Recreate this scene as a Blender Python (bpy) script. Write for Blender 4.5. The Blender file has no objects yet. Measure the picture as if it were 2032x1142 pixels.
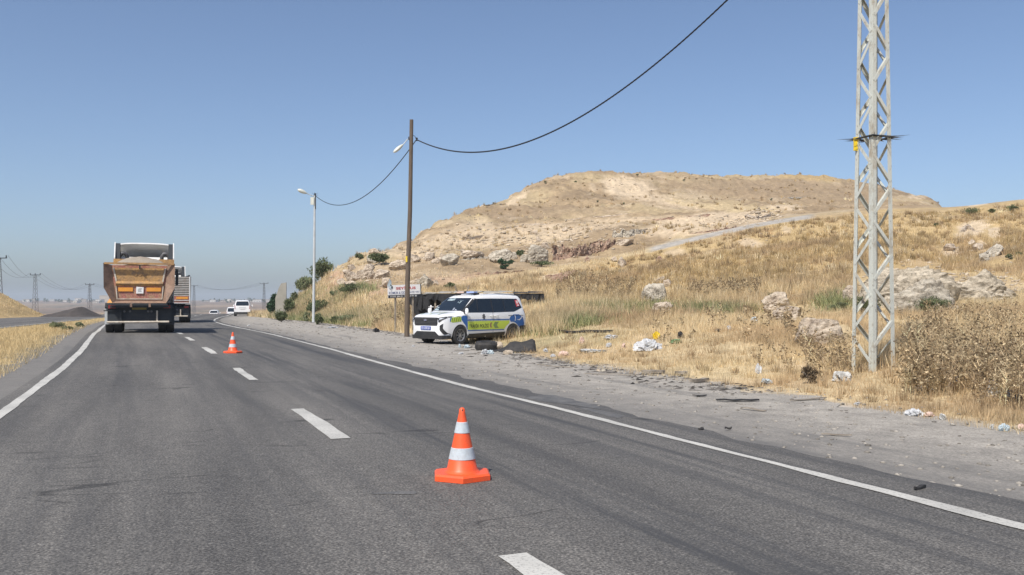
import bpy, bmesh, math, random
import numpy as np
from mathutils import Vector, Matrix
from mathutils.bvhtree import BVHTree

random.seed(7)
rng = np.random.default_rng(11)
scene = bpy.context.scene
COL = scene.collection
F = 1800.0            # focal length in photo pixels (2032 wide)
CAMH = 1.4            # eye height over the road
HAZE = 0.00028        # density of the air

# ------------------------------------------------------------------ camera
cam_d = bpy.data.cameras.new('camera')
cam = bpy.data.objects.new('camera', cam_d); COL.objects.link(cam)
cam_d.sensor_width = 36.0
cam_d.lens = F / 2032.0 * 36.0
cam_d.shift_y = 29.0 / 2032.0
cam_d.clip_end = 20000.0
cam.location = (0, 0, CAMH); cam.rotation_euler = (math.radians(90), 0, 0)
scene.camera = cam

# ------------------------------------------------------------------ light
SUN_EL = math.radians(52.0)
SX, SY = -0.50, -0.866                      # horizontal direction to the sun
w = bpy.data.worlds.new('World'); scene.world = w; w.use_nodes = True
nt = w.node_tree
for n in list(nt.nodes): nt.nodes.remove(n)
sky = nt.nodes.new('ShaderNodeTexSky'); sky.sky_type = 'NISHITA'; sky.sun_disc = False
sky.sun_elevation = SUN_EL; sky.sun_rotation = math.atan2(SX, SY)
sky.altitude = 600; sky.air_density = 0.8; sky.dust_density = 2.8; sky.ozone_density = 2.6
bg = nt.nodes.new('ShaderNodeBackground'); bg.inputs['Strength'].default_value = 0.109
wo = nt.nodes.new('ShaderNodeOutputWorld')
nt.links.new(sky.outputs[0], bg.inputs[0]); nt.links.new(bg.outputs[0], wo.inputs[0])
sd = bpy.data.lights.new('sun', 'SUN'); sd.energy = 3.6; sd.angle = math.radians(0.53); sd.color = (1.0, 0.94, 0.85)
sun = bpy.data.objects.new('sun', sd); COL.objects.link(sun)
hx, hy = SX * math.cos(SUN_EL), SY * math.cos(SUN_EL)
sun.rotation_euler = Vector((hx, hy, math.sin(SUN_EL))).to_track_quat('Z', 'Y').to_euler()
sun.location = (-40, -60, 90)
scene.view_settings.view_transform = 'Standard'; scene.view_settings.look = 'None'
scene.view_settings.exposure = 0.45; scene.view_settings.gamma = 1.0
scene.view_settings.use_curve_mapping = False
scene.cycles.max_bounces = 6; scene.cycles.volume_bounces = 0

# ------------------------------------------------------------------ materials
def new_mat(name):
    m = bpy.data.materials.new(name); m.use_nodes = True
    return m, m.node_tree, m.node_tree.nodes['Principled BSDF']
def N(t, typ, **kw):
    n = t.nodes.new(typ)
    for k, v in kw.items():
        if k in n.inputs: n.inputs[k].default_value = v
        else: setattr(n, k, v)
    return n
def L(t, a, b): t.links.new(a, b)
def coords(t, scale=(1, 1, 1), kind='Object'):
    tc = N(t, 'ShaderNodeTexCoord'); mp = N(t, 'ShaderNodeMapping'); mp.inputs['Scale'].default_value = scale
    L(t, tc.outputs[kind], mp.inputs[0]); return mp.outputs[0]
def noise(t, vec, scale, detail=4, rough=.6):
    n = N(t, 'ShaderNodeTexNoise', Scale=scale, Detail=detail, Roughness=rough); L(t, vec, n.inputs['Vector']); return n.outputs[0]
def ramp(t, fac, stops):
    r = N(t, 'ShaderNodeValToRGB'); e = r.color_ramp.elements
    while len(e) < len(stops): e.new(0.5)
    for el, (p, c) in zip(e, stops):
        el.position = p; el.color = (c, c, c, 1) if isinstance(c, (int, float)) else (*c, 1)
    L(t, fac, r.inputs[0]); return r.outputs[0]
def mix(t, fac, a, b, mode='MIX'):
    m = N(t, 'ShaderNodeMix', data_type='RGBA', blend_type=mode)
    for i, v in ((0, fac), (6, a), (7, b)):
        if hasattr(v, 'is_linked'): L(t, v, m.inputs[i])
        elif i == 0: m.inputs[0].default_value = v
        else: m.inputs[i].default_value = (*v, 1)
    return m.outputs[2]
def bump(t, p, h, strength=.4, dist=.02):
    b = N(t, 'ShaderNodeBump', Strength=strength, Distance=dist); L(t, h, b.inputs['Height']); L(t, b.outputs[0], p.inputs['Normal'])
def dirty(name, c, c2=None, rough=.6, scale=3.0, metal=0.0, amount=.5, fine=40.0, coat=0.0, bumpv=0.0, var=.12):
    m, t, p = new_mat(name); v = coords(t)
    c2 = c2 or tuple(x * .55 for x in c)
    n1 = noise(t, v, scale, 6, .65); n2 = noise(t, v, fine, 3, .6)
    a = mix(t, ramp(t, n1, [(.42, 0.0), (.72, amount)]), c, c2)
    b = mix(t, 1.0, a, ramp(t, n2, [(.3, 1 - var), (.7, 1 + var * .3)]), 'MULTIPLY')
    L(t, b, p.inputs['Base Color']); p.inputs['Roughness'].default_value = rough; p.inputs['Metallic'].default_value = metal
    p.inputs['Coat Weight'].default_value = coat
    if bumpv: bump(t, p, n2, bumpv, .01)
    return m
def attr_mat(name, rough=.85, transl=0.0, fine=0.0, det=.25, bumpv=0.0, spec=.2):
    m, t, p = new_mat(name); a = N(t, 'ShaderNodeAttribute', attribute_name='Col')
    c = a.outputs['Color']
    if fine:
        v = coords(t); n = noise(t, v, fine, 5, .7)
        c = mix(t, 1.0, c, ramp(t, n, [(.25, 1 - det), (.75, 1 + det * .5)]), 'MULTIPLY')
        if bumpv: bump(t, p, n, bumpv, .05)
    L(t, c, p.inputs['Base Color']); p.inputs['Roughness'].default_value = rough
    p.inputs['Specular IOR Level'].default_value = spec
    if transl:
        tr = N(t, 'ShaderNodeBsdfTranslucent'); L(t, c, tr.inputs[0]); ms = N(t, 'ShaderNodeMixShader'); ms.inputs[0].default_value = transl
        L(t, p.outputs[0], ms.inputs[1]); L(t, tr.outputs[0], ms.inputs[2])
        L(t, ms.outputs[0], t.nodes['Material Output'].inputs[0])
    return m

M = {}
M['white_paint'] = dirty('white_paint', (.80, .81, .82), (.62, .60, .56), .28, 1.5, amount=.15, var=.03, coat=.6)
M['truck_white'] = dirty('truck_white', (.72, .73, .73), (.45, .42, .38), .5, 2, amount=.5)
M['glass'] = dirty('dark_glass', (.012, .018, .026), (.02, .028, .035), .06, 1.5, var=.02, coat=.3)
M['black_plastic'] = dirty('black_plastic', (.022, .023, .025), (.06, .055, .05), .5, 3)
M['grey_plastic'] = dirty('grey_plastic', (.10, .10, .105), None, .5, 3)
M['rubber'] = dirty('rubber', (.022, .022, .023), (.09, .08, .07), .8, 6, amount=.5, bumpv=.3)
M['rim'] = dirty('rim', (.42, .43, .45), (.25, .23, .2), .35, 6, metal=.6)
M['blue'] = dirty('police_blue', (.03, .12, .36), (.10, .16, .32), .4, 3, var=.03, amount=.1)
M['lime'] = dirty('police_lime', (.50, .62, .08), (.45, .52, .14), .45, 4, var=.05, amount=.3)
M['stripe_green'] = dirty('stripe_green', (.10, .17, .03), None, .5)
M['print_black'] = dirty('print_black', (.02, .022, .03), None, .5)
M['print_grey'] = dirty('print_grey', (.20, .27, .10), None, .5)
M['print_white'] = dirty('print_white', (.8, .8, .8), (.6, .6, .6), .5, var=.04)
M['print_red'] = dirty('print_red', (.55, .03, .04), (.45, .10, .10), .5)
M['print_bluegrey'] = dirty('print_bluegrey', (.12, .15, .28), (.25, .27, .35), .6)
M['chrome'] = dirty('chrome', (.65, .67, .7), None, .2, metal=.9, var=.02)
M['pale_print'] = dirty('pale_print', (.42, .52, .55), None, .3)
M['light_red'] = dirty('light_red', (.30, .03, .03), None, .25)
M['light_clear'] = dirty('light_clear', (.55, .6, .7), None, .15)
M['light_blue'] = dirty('light_blue', (.35, .45, .75), None, .2)
M['orange_cone'] = dirty('orange_cone', (.92, .105, .025), (.42, .11, .06), .45, 9, amount=.55, fine=90, var=.12)
M['cone_band'] = dirty('cone_band', (.50, .56, .60), (.42, .44, .45), .35, 25, amount=.7, var=.12)
M['reflect_orange'] = dirty('reflect_orange', (.78, .33, .05), None, .4)
M['chassis'] = dirty('chassis', (.02, .026, .034), (.06, .06, .055), .7, 3)
M['wood_pole'] = None
M['pole_grey'] = dirty('pole_grey', (.52, .55, .56), (.3, .3, .28), .5, 2)
M['cable'] = dirty('cable', (.02, .022, .026), None, .6)
M['lamp'] = dirty('lamp_shell', (.62, .64, .58), (.4, .4, .33), .4, 5)
M['yellow_tag'] = dirty('yellow_tag', (.75, .55, .03), None, .5)
M['rust_yellow'] = dirty('rust_yellow', (.50, .29, .11), (.24, .16, .11), .7, 5, amount=1.0, fine=22, var=.4)
M['rust_red'] = dirty('rust_red', (.38, .15, .12), (.42, .29, .17), .7, 6, amount=1.0, fine=24, var=.4)
M['rust_grey'] = dirty('rust_grey', (.29, .185, .13), (.14, .095, .075), .65, 4, amount=.9, fine=30, var=.3)
M['pale_metal'] = dirty('pale_metal', (.55, .50, .42), (.30, .22, .15), .6, 6, amount=.8)
M['load'] = dirty('gravel_load', (.34, .29, .23), (.24, .2, .16), .95, 4, fine=30, bumpv=.8, var=.3)
M['concrete'] = dirty('concrete', (.36, .34, .29), (.25, .24, .21), .9, 1.5, amount=.8, bumpv=.3)
M['burnt'] = dirty('burnt_sheet', (.018, .019, .022), (.05, .05, .055), .8, 4, bumpv=.4)
M['tin'] = dirty('tin_sheet', (.40, .38, .33), (.2, .18, .15), .6, 3, amount=.8)
M['dark_soil'] = dirty('dark_soil', (.075, .065, .06), (.05, .045, .043), .95, 1.2, amount=.9, fine=9, bumpv=.7, var=.3)
M['orange_tarp'] = dirty('orange_tarp', (.62, .30, .07), None, .7)
M['plate_blue'] = dirty('plate_blue', (.03, .07, .36), None, .4, var=.02)
M['plate_yellow'] = dirty('plate_yellow', (.28, .22, .06), None, .6)

def m_wood():
    m, t, p = new_mat('wood_pole'); v = coords(t, (14, 14, .8)); n = noise(t, v, 2.2, 6, .7)
    L(t, ramp(t, n, [(.25, (.045, .033, .026)), (.55, (.13, .10, .075)), (.8, (.21, .17, .13))]), p.inputs['Base Color'])
    p.inputs['Roughness'].default_value = .9; bump(t, p, n, .7, .02); return m
M['wood_pole'] = m_wood()
def m_pylon():
    m, t, p = new_mat('pylon_paint'); v = coords(t, (1, 1, .45)); n = noise(t, v, 5, 7, .75); n2 = noise(t, v, 35, 3, .6)
    a = mix(t, ramp(t, n, [(.50, 0.0), (.66, .9)]), (.50, .52, .48), (.32, .27, .20))
    b = mix(t, ramp(t, n2, [(.60, 0.0), (.70, .7)]), a, (.15, .11, .08))
    L(t, b, p.inputs['Base Color']); p.inputs['Roughness'].default_value = .6; return m
M['pylon'] = m_pylon()
def m_rock(name, c1, c2, c3):
    m, t, p = new_mat(name); v = coords(t); v2 = coords(t, (1, 1, 3.0))
    n = noise(t, v2, 1.6, 8, .68); n2 = noise(t, v, 9, 8, .75)
    a = ramp(t, n, [(.34, c3), (.47, c2), (.58, c1)])
    b = mix(t, 1.0, a, ramp(t, n2, [(.34, .38), (.5, .92), (.7, 1.08)]), 'MULTIPLY')
    L(t, b, p.inputs['Base Color']); p.inputs['Roughness'].default_value = .92; p.inputs['Specular IOR Level'].default_value = .2
    hb = mix(t, .5, n2, n); bump(t, p, hb, 1.0, .14); return m
M['rock'] = m_rock('limestone', (.64, .55, .44), (.54, .45, .35), (.27, .21, .16))
M['rock_grey'] = m_rock('grey_limestone', (.58, .53, .44), (.47, .42, .34), (.22, .19, .15))
M['rock_red'] = m_rock('red_soil_rock', (.47, .36, .27), (.34, .22, .16), (.16, .11, .09))
M['rubble'] = m_rock('pale_rubble', (.60, .53, .42), (.45, .39, .30), (.20, .17, .13))

def plastic(name, c, alpha=.0, rough=.35):
    m, t, p = new_mat(name); v = coords(t); n = noise(t, v, 9, 5, .7)
    L(t, mix(t, ramp(t, n, [(.4, 0.0), (.7, .6)]), c, tuple(x * .6 for x in c)), p.inputs['Base Color'])
    p.inputs['Roughness'].default_value = rough; bump(t, p, n, .8, .03); return m
M['slat_white'] = dirty('slat_white', (.50, .48, .45), (.33, .25, .18), .6, 5, amount=.8)
M['bag_white'] = plastic('bag_white', (.50, .51, .52)); M['bag_blue'] = plastic('bag_blue', (.03, .12, .34))
M['bag_clear'] = plastic('bag_clear', (.50, .50, .48)); M['bag_black'] = plastic('bag_black', (.02, .02, .022))
M['bag_yellow'] = plastic('bag_yellow', (.70, .50, .03)); M['bag_green'] = plastic('bag_green', (.12, .22, .10))
M['bag_cyan'] = plastic('bag_cyan', (.48, .56, .60)); M['bag_pink'] = plastic('bag_pink', (.62, .46, .38))
M['old_wood'] = dirty('old_wood', (.30, .26, .21), (.13, .11, .09), .9, 7, amount=.9)
M['grass'] = attr_mat('dry_grass', .9, .30, spec=.1)
M['leaf'] = attr_mat('leaf', .8, .22, spec=.15)
M['ground'] = attr_mat('ground_soil', .95, 0, 1.6, .35, .6, .1)
def fix_ground():
    m = M['ground']; t = m.node_tree; p = t.nodes['Principled BSDF']
    v = coords(t); n = noise(t, v, 14, 6, .75)
    src = p.inputs['Base Color'].links[0].from_socket
    c = mix(t, 1.0, src, ramp(t, n, [(.3, .62), (.5, 1.0), (.72, 1.22)]), 'MULTIPLY'); L(t, c, p.inputs['Base Color'])
fix_ground()

def m_asphalt():
    m, t, p = new_mat('asphalt'); v = coords(t); uv = N(t, 'ShaderNodeUVMap', uv_map='UVMap').outputs[0]
    def mp(sc):
        q = N(t, 'ShaderNodeMapping'); q.inputs['Scale'].default_value = sc; L(t, uv, q.inputs[0]); return q.outputs[0]
    agg = noise(t, v, 60, 3, .75); mid = noise(t, v, 9, 5, .7); big = noise(t, mp((1.1, .10, 1)), 1.0, 5, .65)
    str1 = noise(t, mp((2.6, .07, 1)), 1.0, 6, .7)
    c = ramp(t, agg, [(.32, (.038, .037, .036)), (.48, (.115, .111, .105)), (.60, (.20, .192, .18)), (.72, (.40, .38, .35))])
    c = mix(t, 1.0, c, ramp(t, big, [(.3, (.66, .66, .66)), (.7, (1.26, 1.24, 1.20))]), 'MULTIPLY')
    c = mix(t, 1.0, c, ramp(t, mid, [(.3, .82), (.7, 1.12)]), 'MULTIPLY')
    # dark bitumen streaks, mainly in the right lane
    sep = N(t, 'ShaderNodeSeparateXYZ'); L(t, uv, sep.inputs[0])
    lane = ramp(t, N(t, 'ShaderNodeMapRange').outputs[0], [(0, 0.0), (1, 1.0)])
    mr = N(t, 'ShaderNodeMapRange'); L(t, sep.outputs[0], mr.inputs[0]); mr.inputs[1].default_value = -3.6; mr.inputs[2].default_value = 3.6
    lane = ramp(t, mr.outputs[0], [(0.0, .2), (.18, .55), (.28, .12), (.40, .5), (.52, .2), (.64, 1.0), (.76, .35), (.88, 1.0), (1.0, .7)])
    st = ramp(t, str1, [(.47, 0.0), (.60, .95)])
    sa = N(t, 'ShaderNodeMath', operation='MULTIPLY_ADD'); L(t, st, sa.inputs[0]); sa.inputs[1].default_value = .75; sa.inputs[2].default_value = .22
    f = N(t, 'ShaderNodeMath', operation='MULTIPLY'); L(t, lane, f.inputs[0]); L(t, sa.outputs[0], f.inputs[1])
    c = mix(t, f.outputs[0], c, (.052, .053, .056))
    # transverse cracks
    ck = noise(t, mp((.16, .55, 1)), 1.0, 3, .55); d = N(t, 'ShaderNodeMath', operation='SUBTRACT'); L(t, ck, d.inputs[0]); d.inputs[1].default_value = .5
    ab = N(t, 'ShaderNodeMath', operation='ABSOLUTE'); L(t, d.outputs[0], ab.inputs[0])
    cm = ramp(t, ab.outputs[0], [(0.0, 1.0), (.0022, 1.0), (.0045, 0.0)]); gate = ramp(t, noise(t, mp((.9, .5, 1)), 1.3, 2, .5), [(.52, 0.0), (.60, .7)])
    g = N(t, 'ShaderNodeMath', operation='MULTIPLY'); L(t, cm, g.inputs[0]); L(t, gate, g.inputs[1])
    c = mix(t, g.outputs[0], c, (.018, .018, .018))
    L(t, c, p.inputs['Base Color']); p.inputs['Roughness'].default_value = .82; p.inputs['Specular IOR Level'].default_value = .35
    bump(t, p, agg, .6, .012); return m
M['asphalt'] = m_asphalt()
def m_shoulder():
    m, t, p = new_mat('gravel_asphalt'); v = coords(t); uv = N(t, 'ShaderNodeUVMap', uv_map='UVMap').outputs[0]
    q = N(t, 'ShaderNodeMapping'); q.inputs['Scale'].default_value = (1.2, .14, 1); L(t, uv, q.inputs[0])
    agg = noise(t, v, 42, 4, .8); mid = noise(t, v, 2.2, 7, .72); big = noise(t, q.outputs[0], 1.0, 6, .68)
    c = ramp(t, agg, [(.30, (.16, .152, .14)), (.5, (.36, .345, .32)), (.66, (.50, .48, .445)), (.78, (.66, .64, .60))])
    c = mix(t, 1.0, c, ramp(t, mid, [(.3, (.62, .60, .57)), (.65, (1.10, 1.06, 1.0))]), 'MULTIPLY')
    c = mix(t, ramp(t, big, [(.56, 0.0), (.66, .6)]), c, (.13, .127, .12))
    sep = N(t, 'ShaderNodeSeparateXYZ'); L(t, uv, sep.inputs[0]); q2 = N(t, 'ShaderNodeMapping'); q2.inputs['Scale'].default_value = (1.5, .5, 1); L(t, uv, q2.inputs[0]); nn = noise(t, q2.outputs[0], 1.0, 6, .7)
    ad = N(t, 'ShaderNodeMath', operation='MULTIPLY_ADD'); L(t, nn, ad.inputs[0]); ad.inputs[1].default_value = -2.4; L(t, sep.outputs[0], ad.inputs[2]); mr = N(t, 'ShaderNodeMapRange'); L(t, ad.outputs[0], mr.inputs[0]); mr.inputs[1].default_value = 2.2; mr.inputs[2].default_value = 4.6
    c = mix(t, mr.outputs[0], mix(t, .75, c, (.125, .122, .118)), c)
    L(t, c, p.inputs['Base Color']); p.inputs['Roughness'].default_value = .92; bump(t, p, agg, .7, .018); return m
M['shoulder'] = m_shoulder()
def m_line():
    m, t, p = new_mat('road_paint'); v = coords(t); n = noise(t, v, 45, 4, .8); n2 = noise(t, v, 1.4, 5, .6)
    c = mix(t, ramp(t, n, [(.52, 0.0), (.66, .75)]), (.54, .53, .49), (.16, .155, .145))
    c = mix(t, 1.0, c, ramp(t, n2, [(.3, .74), (.7, 1.06)]), 'MULTIPLY')
    L(t, c, p.inputs['Base Color']); p.inputs['Roughness'].default_value = .7; return m
M['line'] = m_line()

# ------------------------------------------------------------------ object helpers
def tag(o, label=None, cat=None, group=None, kind=None):
    if label: o['label'] = label
    if cat: o['category'] = cat
    if group: o['group'] = group
    if kind: o['kind'] = kind
    return o
def empty(name, loc, rz=0.0, label=None, cat=None, group=None):
    o = bpy.data.objects.new(name, None); COL.objects.link(o); o.location = loc; o.rotation_euler = (0, 0, rz)
    o.empty_display_size = .3
    return tag(o, label, cat, group)
def link(name, me, mat, parent=None, smooth=None):
    if mat is not None and not me.materials: me.materials.append(mat)
    if smooth is not None:
        me.polygons.foreach_set('use_smooth', [True] * len(me.polygons))
        if smooth < 3.1: me.set_sharp_from_angle(angle=smooth)
    o = bpy.data.objects.new(name, me); COL.objects.link(o)
    if parent: o.parent = parent
    return o
class MB:
    def __init__(s): s.v = []; s.f = []
    def add(s, vs, fs, mat4=None):
        b = len(s.v)
        s.v += [tuple(mat4 @ Vector(p)) if mat4 else tuple(p) for p in vs]
        s.f += [tuple(b + i for i in f) for f in fs]; return s
    def box(s, x0, x1, y0, y1, z0, z1, mat4=None):
        vs = [(x0, y0, z0), (x1, y0, z0), (x1, y1, z0), (x0, y1, z0), (x0, y0, z1), (x1, y0, z1), (x1, y1, z1), (x0, y1, z1)]
        return s.add(vs, [(0, 3, 2, 1), (4, 5, 6, 7), (0, 1, 5, 4), (1, 2, 6, 5), (2, 3, 7, 6), (3, 0, 4, 7)], mat4)
    def tube(s, pts, r, n=8, caps=True):
        pts = [Vector(p) for p in pts]; rs = r if isinstance(r, (list, tuple)) else [r] * len(pts); base = len(s.v)
        up = Vector((0, 0, 1))
        for i, p in enumerate(pts):
            d = (pts[min(i + 1, len(pts) - 1)] - pts[max(i - 1, 0)]).normalized()
            a = d.cross(up)
            if a.length < .05: a = d.cross(Vector((0, 1, 0)))
            a.normalize(); b = a.cross(d).normalized()
            for k in range(n):
                an = 2 * math.pi * k / n; s.v.append(tuple(p + (a * math.cos(an) + b * math.sin(an)) * rs[i]))
        for i in range(len(pts) - 1):
            for k in range(n):
                q = base + i * n; s.f.append((q + k, q + (k + 1) % n, q + n + (k + 1) % n, q + n + k))
        if caps:
            s.f.append(tuple(base + k for k in range(n))[::-1]); q = base + (len(pts) - 1) * n; s.f.append(tuple(q + k for k in range(n)))
        return s
    def lathe(s, prof, n=24, mat4=None, cap=True):      # prof: list of (r, z)
        vs = []; fs = []
        for r, z in prof:
            for k in range(n):
                a = 2 * math.pi * k / n; vs.append((r * math.cos(a), r * math.sin(a), z))
        for i in range(len(prof) - 1):
            for k in range(n): fs.append((i * n + k, i * n + (k + 1) % n, (i + 1) * n + (k + 1) % n, (i + 1) * n + k))
        if cap and prof[0][0] > 1e-4: fs.append(tuple(range(n))[::-1])
        if cap and prof[-1][0] > 1e-4: fs.append(tuple((len(prof) - 1) * n + k for k in range(n)))
        return s.add(vs, fs, mat4)
    def prism(s, poly, y0, y1, mat4=None):    # poly in (x, z), extruded along y
        n = len(poly); vs = [(x, y0, z) for x, z in poly] + [(x, y1, z) for x, z in poly]
        fs = [tuple(range(n)), tuple(range(n, 2 * n))[::-1]] + [(i, i + n, (i + 1) % n + n, (i + 1) % n) for i in range(n)]
        return s.add(vs, fs, mat4)
    def prismx(s, poly, x0, x1, mat4=None):   # poly in (y, z), extruded along x
        n = len(poly); vs = [(x0, y, z) for y, z in poly] + [(x1, y, z) for y, z in poly]
        fs = [tuple(range(n))[::-1], tuple(range(n, 2 * n))] + [(i, (i + 1) % n, (i + 1) % n + n, i + n) for i in range(n)]
        return s.add(vs, fs, mat4)
    def mesh(s, name):
        me = bpy.data.meshes.new(name); me.from_pydata(s.v, [], s.f)
        bm = bmesh.new(); bm.from_mesh(me); bmesh.ops.recalc_face_normals(bm, faces=bm.faces); bm.to_mesh(me); bm.free()
        me.update(); return me
    def build(s, name, mat, parent=None, smooth=None):
        return link(name, s.mesh(name), mat, parent, smooth)
def raw_mesh(name, verts, faces_flat, k, cols=None, mat=None, uvs=None):
    verts = np.asarray(verts, dtype=np.float32).reshape(-1, 3); faces_flat = np.asarray(faces_flat, dtype=np.int32).ravel()
    me = bpy.data.meshes.new(name); nf = len(faces_flat) // k
    me.vertices.add(len(verts)); me.vertices.foreach_set('co', verts.ravel())
    me.loops.add(len(faces_flat)); me.loops.foreach_set('vertex_index', faces_flat)
    me.polygons.add(nf); me.polygons.foreach_set('loop_start', np.arange(0, nf * k, k, dtype=np.int32))
    me.update(calc_edges=True)
    if cols is not None:
        a = me.color_attributes.new('Col', 'FLOAT_COLOR', 'POINT'); c = np.ones((len(verts), 4), dtype=np.float32); c[:, :3] = cols
        a.data.foreach_set('color', c.ravel())
    if uvs is not None:
        u = me.uv_layers.new(name='UVMap'); u.data.foreach_set('uv', np.asarray(uvs, dtype=np.float32)[faces_flat].ravel())
    if mat: me.materials.append(mat)
    return me
def text_geo(s, size=1.0, bold=0.0):
    c = bpy.data.curves.new('txt', 'FONT'); c.body = s; c.size = size; c.align_x = 'CENTER'; c.align_y = 'CENTER'; c.resolution_u = 3; c.offset = bold
    o = bpy.data.objects.new('txt', c); COL.objects.link(o); bpy.context.view_layer.update()
    me = bpy.data.meshes.new_from_object(o.evaluated_get(bpy.context.evaluated_depsgraph_get()))
    vs = [(v.co.x, v.co.y) for v in me.vertices]; fs = [tuple(p.vertices) for p in me.polygons]
    bpy.data.objects.remove(o); bpy.data.curves.remove(c); bpy.data.meshes.remove(me); return vs, fs
def fit_text(s, w, h, bold=0.0):
    vs, fs = text_geo(s, 1.0, bold); a = np.array(vs); mn = a.min(0); mx = a.max(0); a = (a - (mn + mx) / 2) / (mx - mn) * np.array([w, h]); return [tuple(p) for p in a], fs

# ------------------------------------------------------------------ numpy noise
_T = rng.random((64, 256, 256)).astype(np.float32)
def vn(x, y, seed=0):
    T = _T[seed % 64]; xi = np.floor(x).astype(int); yi = np.floor(y).astype(int); fx = x - xi; fy = y - yi
    fx = fx * fx * (3 - 2 * fx); fy = fy * fy * (3 - 2 * fy)
    a = T[xi & 255, yi & 255]; b = T[(xi + 1) & 255, yi & 255]; c = T[xi & 255, (yi + 1) & 255]; d = T[(xi + 1) & 255, (yi + 1) & 255]
    return (a * (1 - fx) + b * fx) * (1 - fy) + (c * (1 - fx) + d * fx) * fy
def fbm(x, y, seed=0, oct=4):
    r = 0; a = .5; t = 0
    for i in range(oct): r = r + a * vn(x * 2 ** i + 17.3 * i, y * 2 ** i - 9.1 * i, seed + i); t += a; a *= .55
    return r / t
def ss(x, a, b): t = np.clip((x - a) / (b - a), 0, 1); return t * t * (3 - 2 * t)
# ------------------------------------------------------------------ terrain
_RY = np.arange(-140., 340., .5)
_RC = np.where(_RY < 19, 2.05 - .412 * _RY, np.where(_RY < 31, 2.05 - .412 * _RY - .002 * (_RY - 19) ** 2, -11.0 - .4466 * (_RY - 31))) + .17 * 6 * np.log1p(np.exp(np.clip((_RY - 60) / 6, -30, 30)))
_RC[10:-10] = np.convolve(_RC, np.ones(21) / 21, mode='valid')
def road_c(Y):                                  # centre line of the near carriageway
    return np.interp(np.asarray(Y, float), _RY, _RC)
CS = math.cos(math.radians(23.6))
def road2_edge(Y): return np.interp(Y, [-80, 0, 47.5, 79, 105, 140, 220], [13, -13.2, -26.8, -35.8, -41.5, -49, -66])
def fall(Y): return np.interp(Y, [80, 100, 120, 135, 150, 200, 260, 400], [0, -.15, -.15, -.5, -1.3, -4.0, -5.5, -7.5])
def LW(Y): return np.interp(Y, [12, 40], [3.74, 3.22])
def zroad(X, Y):
    amp = np.interp(Y, [12, 20, 28, 35, 40, 46, 60, 78], [0, .35, .8, 1, .72, .42, .28, 0])
    return -.022 * np.clip(X + 5.5, -8.9, 8) * amp + fall(Y)
def shoulder_w(Y): return np.interp(Y, [-20, 5, 9, 12.6, 18.7, 23.3, 31, 44, 61, 75, 95, 130], [6.3, 6.3, 6.4, 6.7, 7.0, 7.5, 8.8, 9.3, 9.3, 7.4, 5.4, 4.4])
FAR = [(150, -2.2), (200, -4.6), (260, -6), (400, -8), (700, -8.2), (1100, -6.5), (1500, -3.5), (2000, 1.0), (2600, 4), (6500, 9)]
def P(*pts): return [(Y, (600 - py) / F * Y) for py, Y in pts]
def hillcol(pts, down=(1.3, 2.0)):
    a = P(*pts); Yc, zc = a[-1]; a += [(Yc * 1.12, zc * .99), (Yc * down[0] * 1.1, zc * .9), (Yc * down[1] * 1.4, zc * .3)]
    a += [(700, -4), (1100, -6), (1500, -3.5), (2000, 1.0), (2600, 4), (6500, 9)]; return a
flat = [(3, -1.4), (80, -1.4), (100, -1.55), (120, -1.55), (135, -1.9)]
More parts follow.
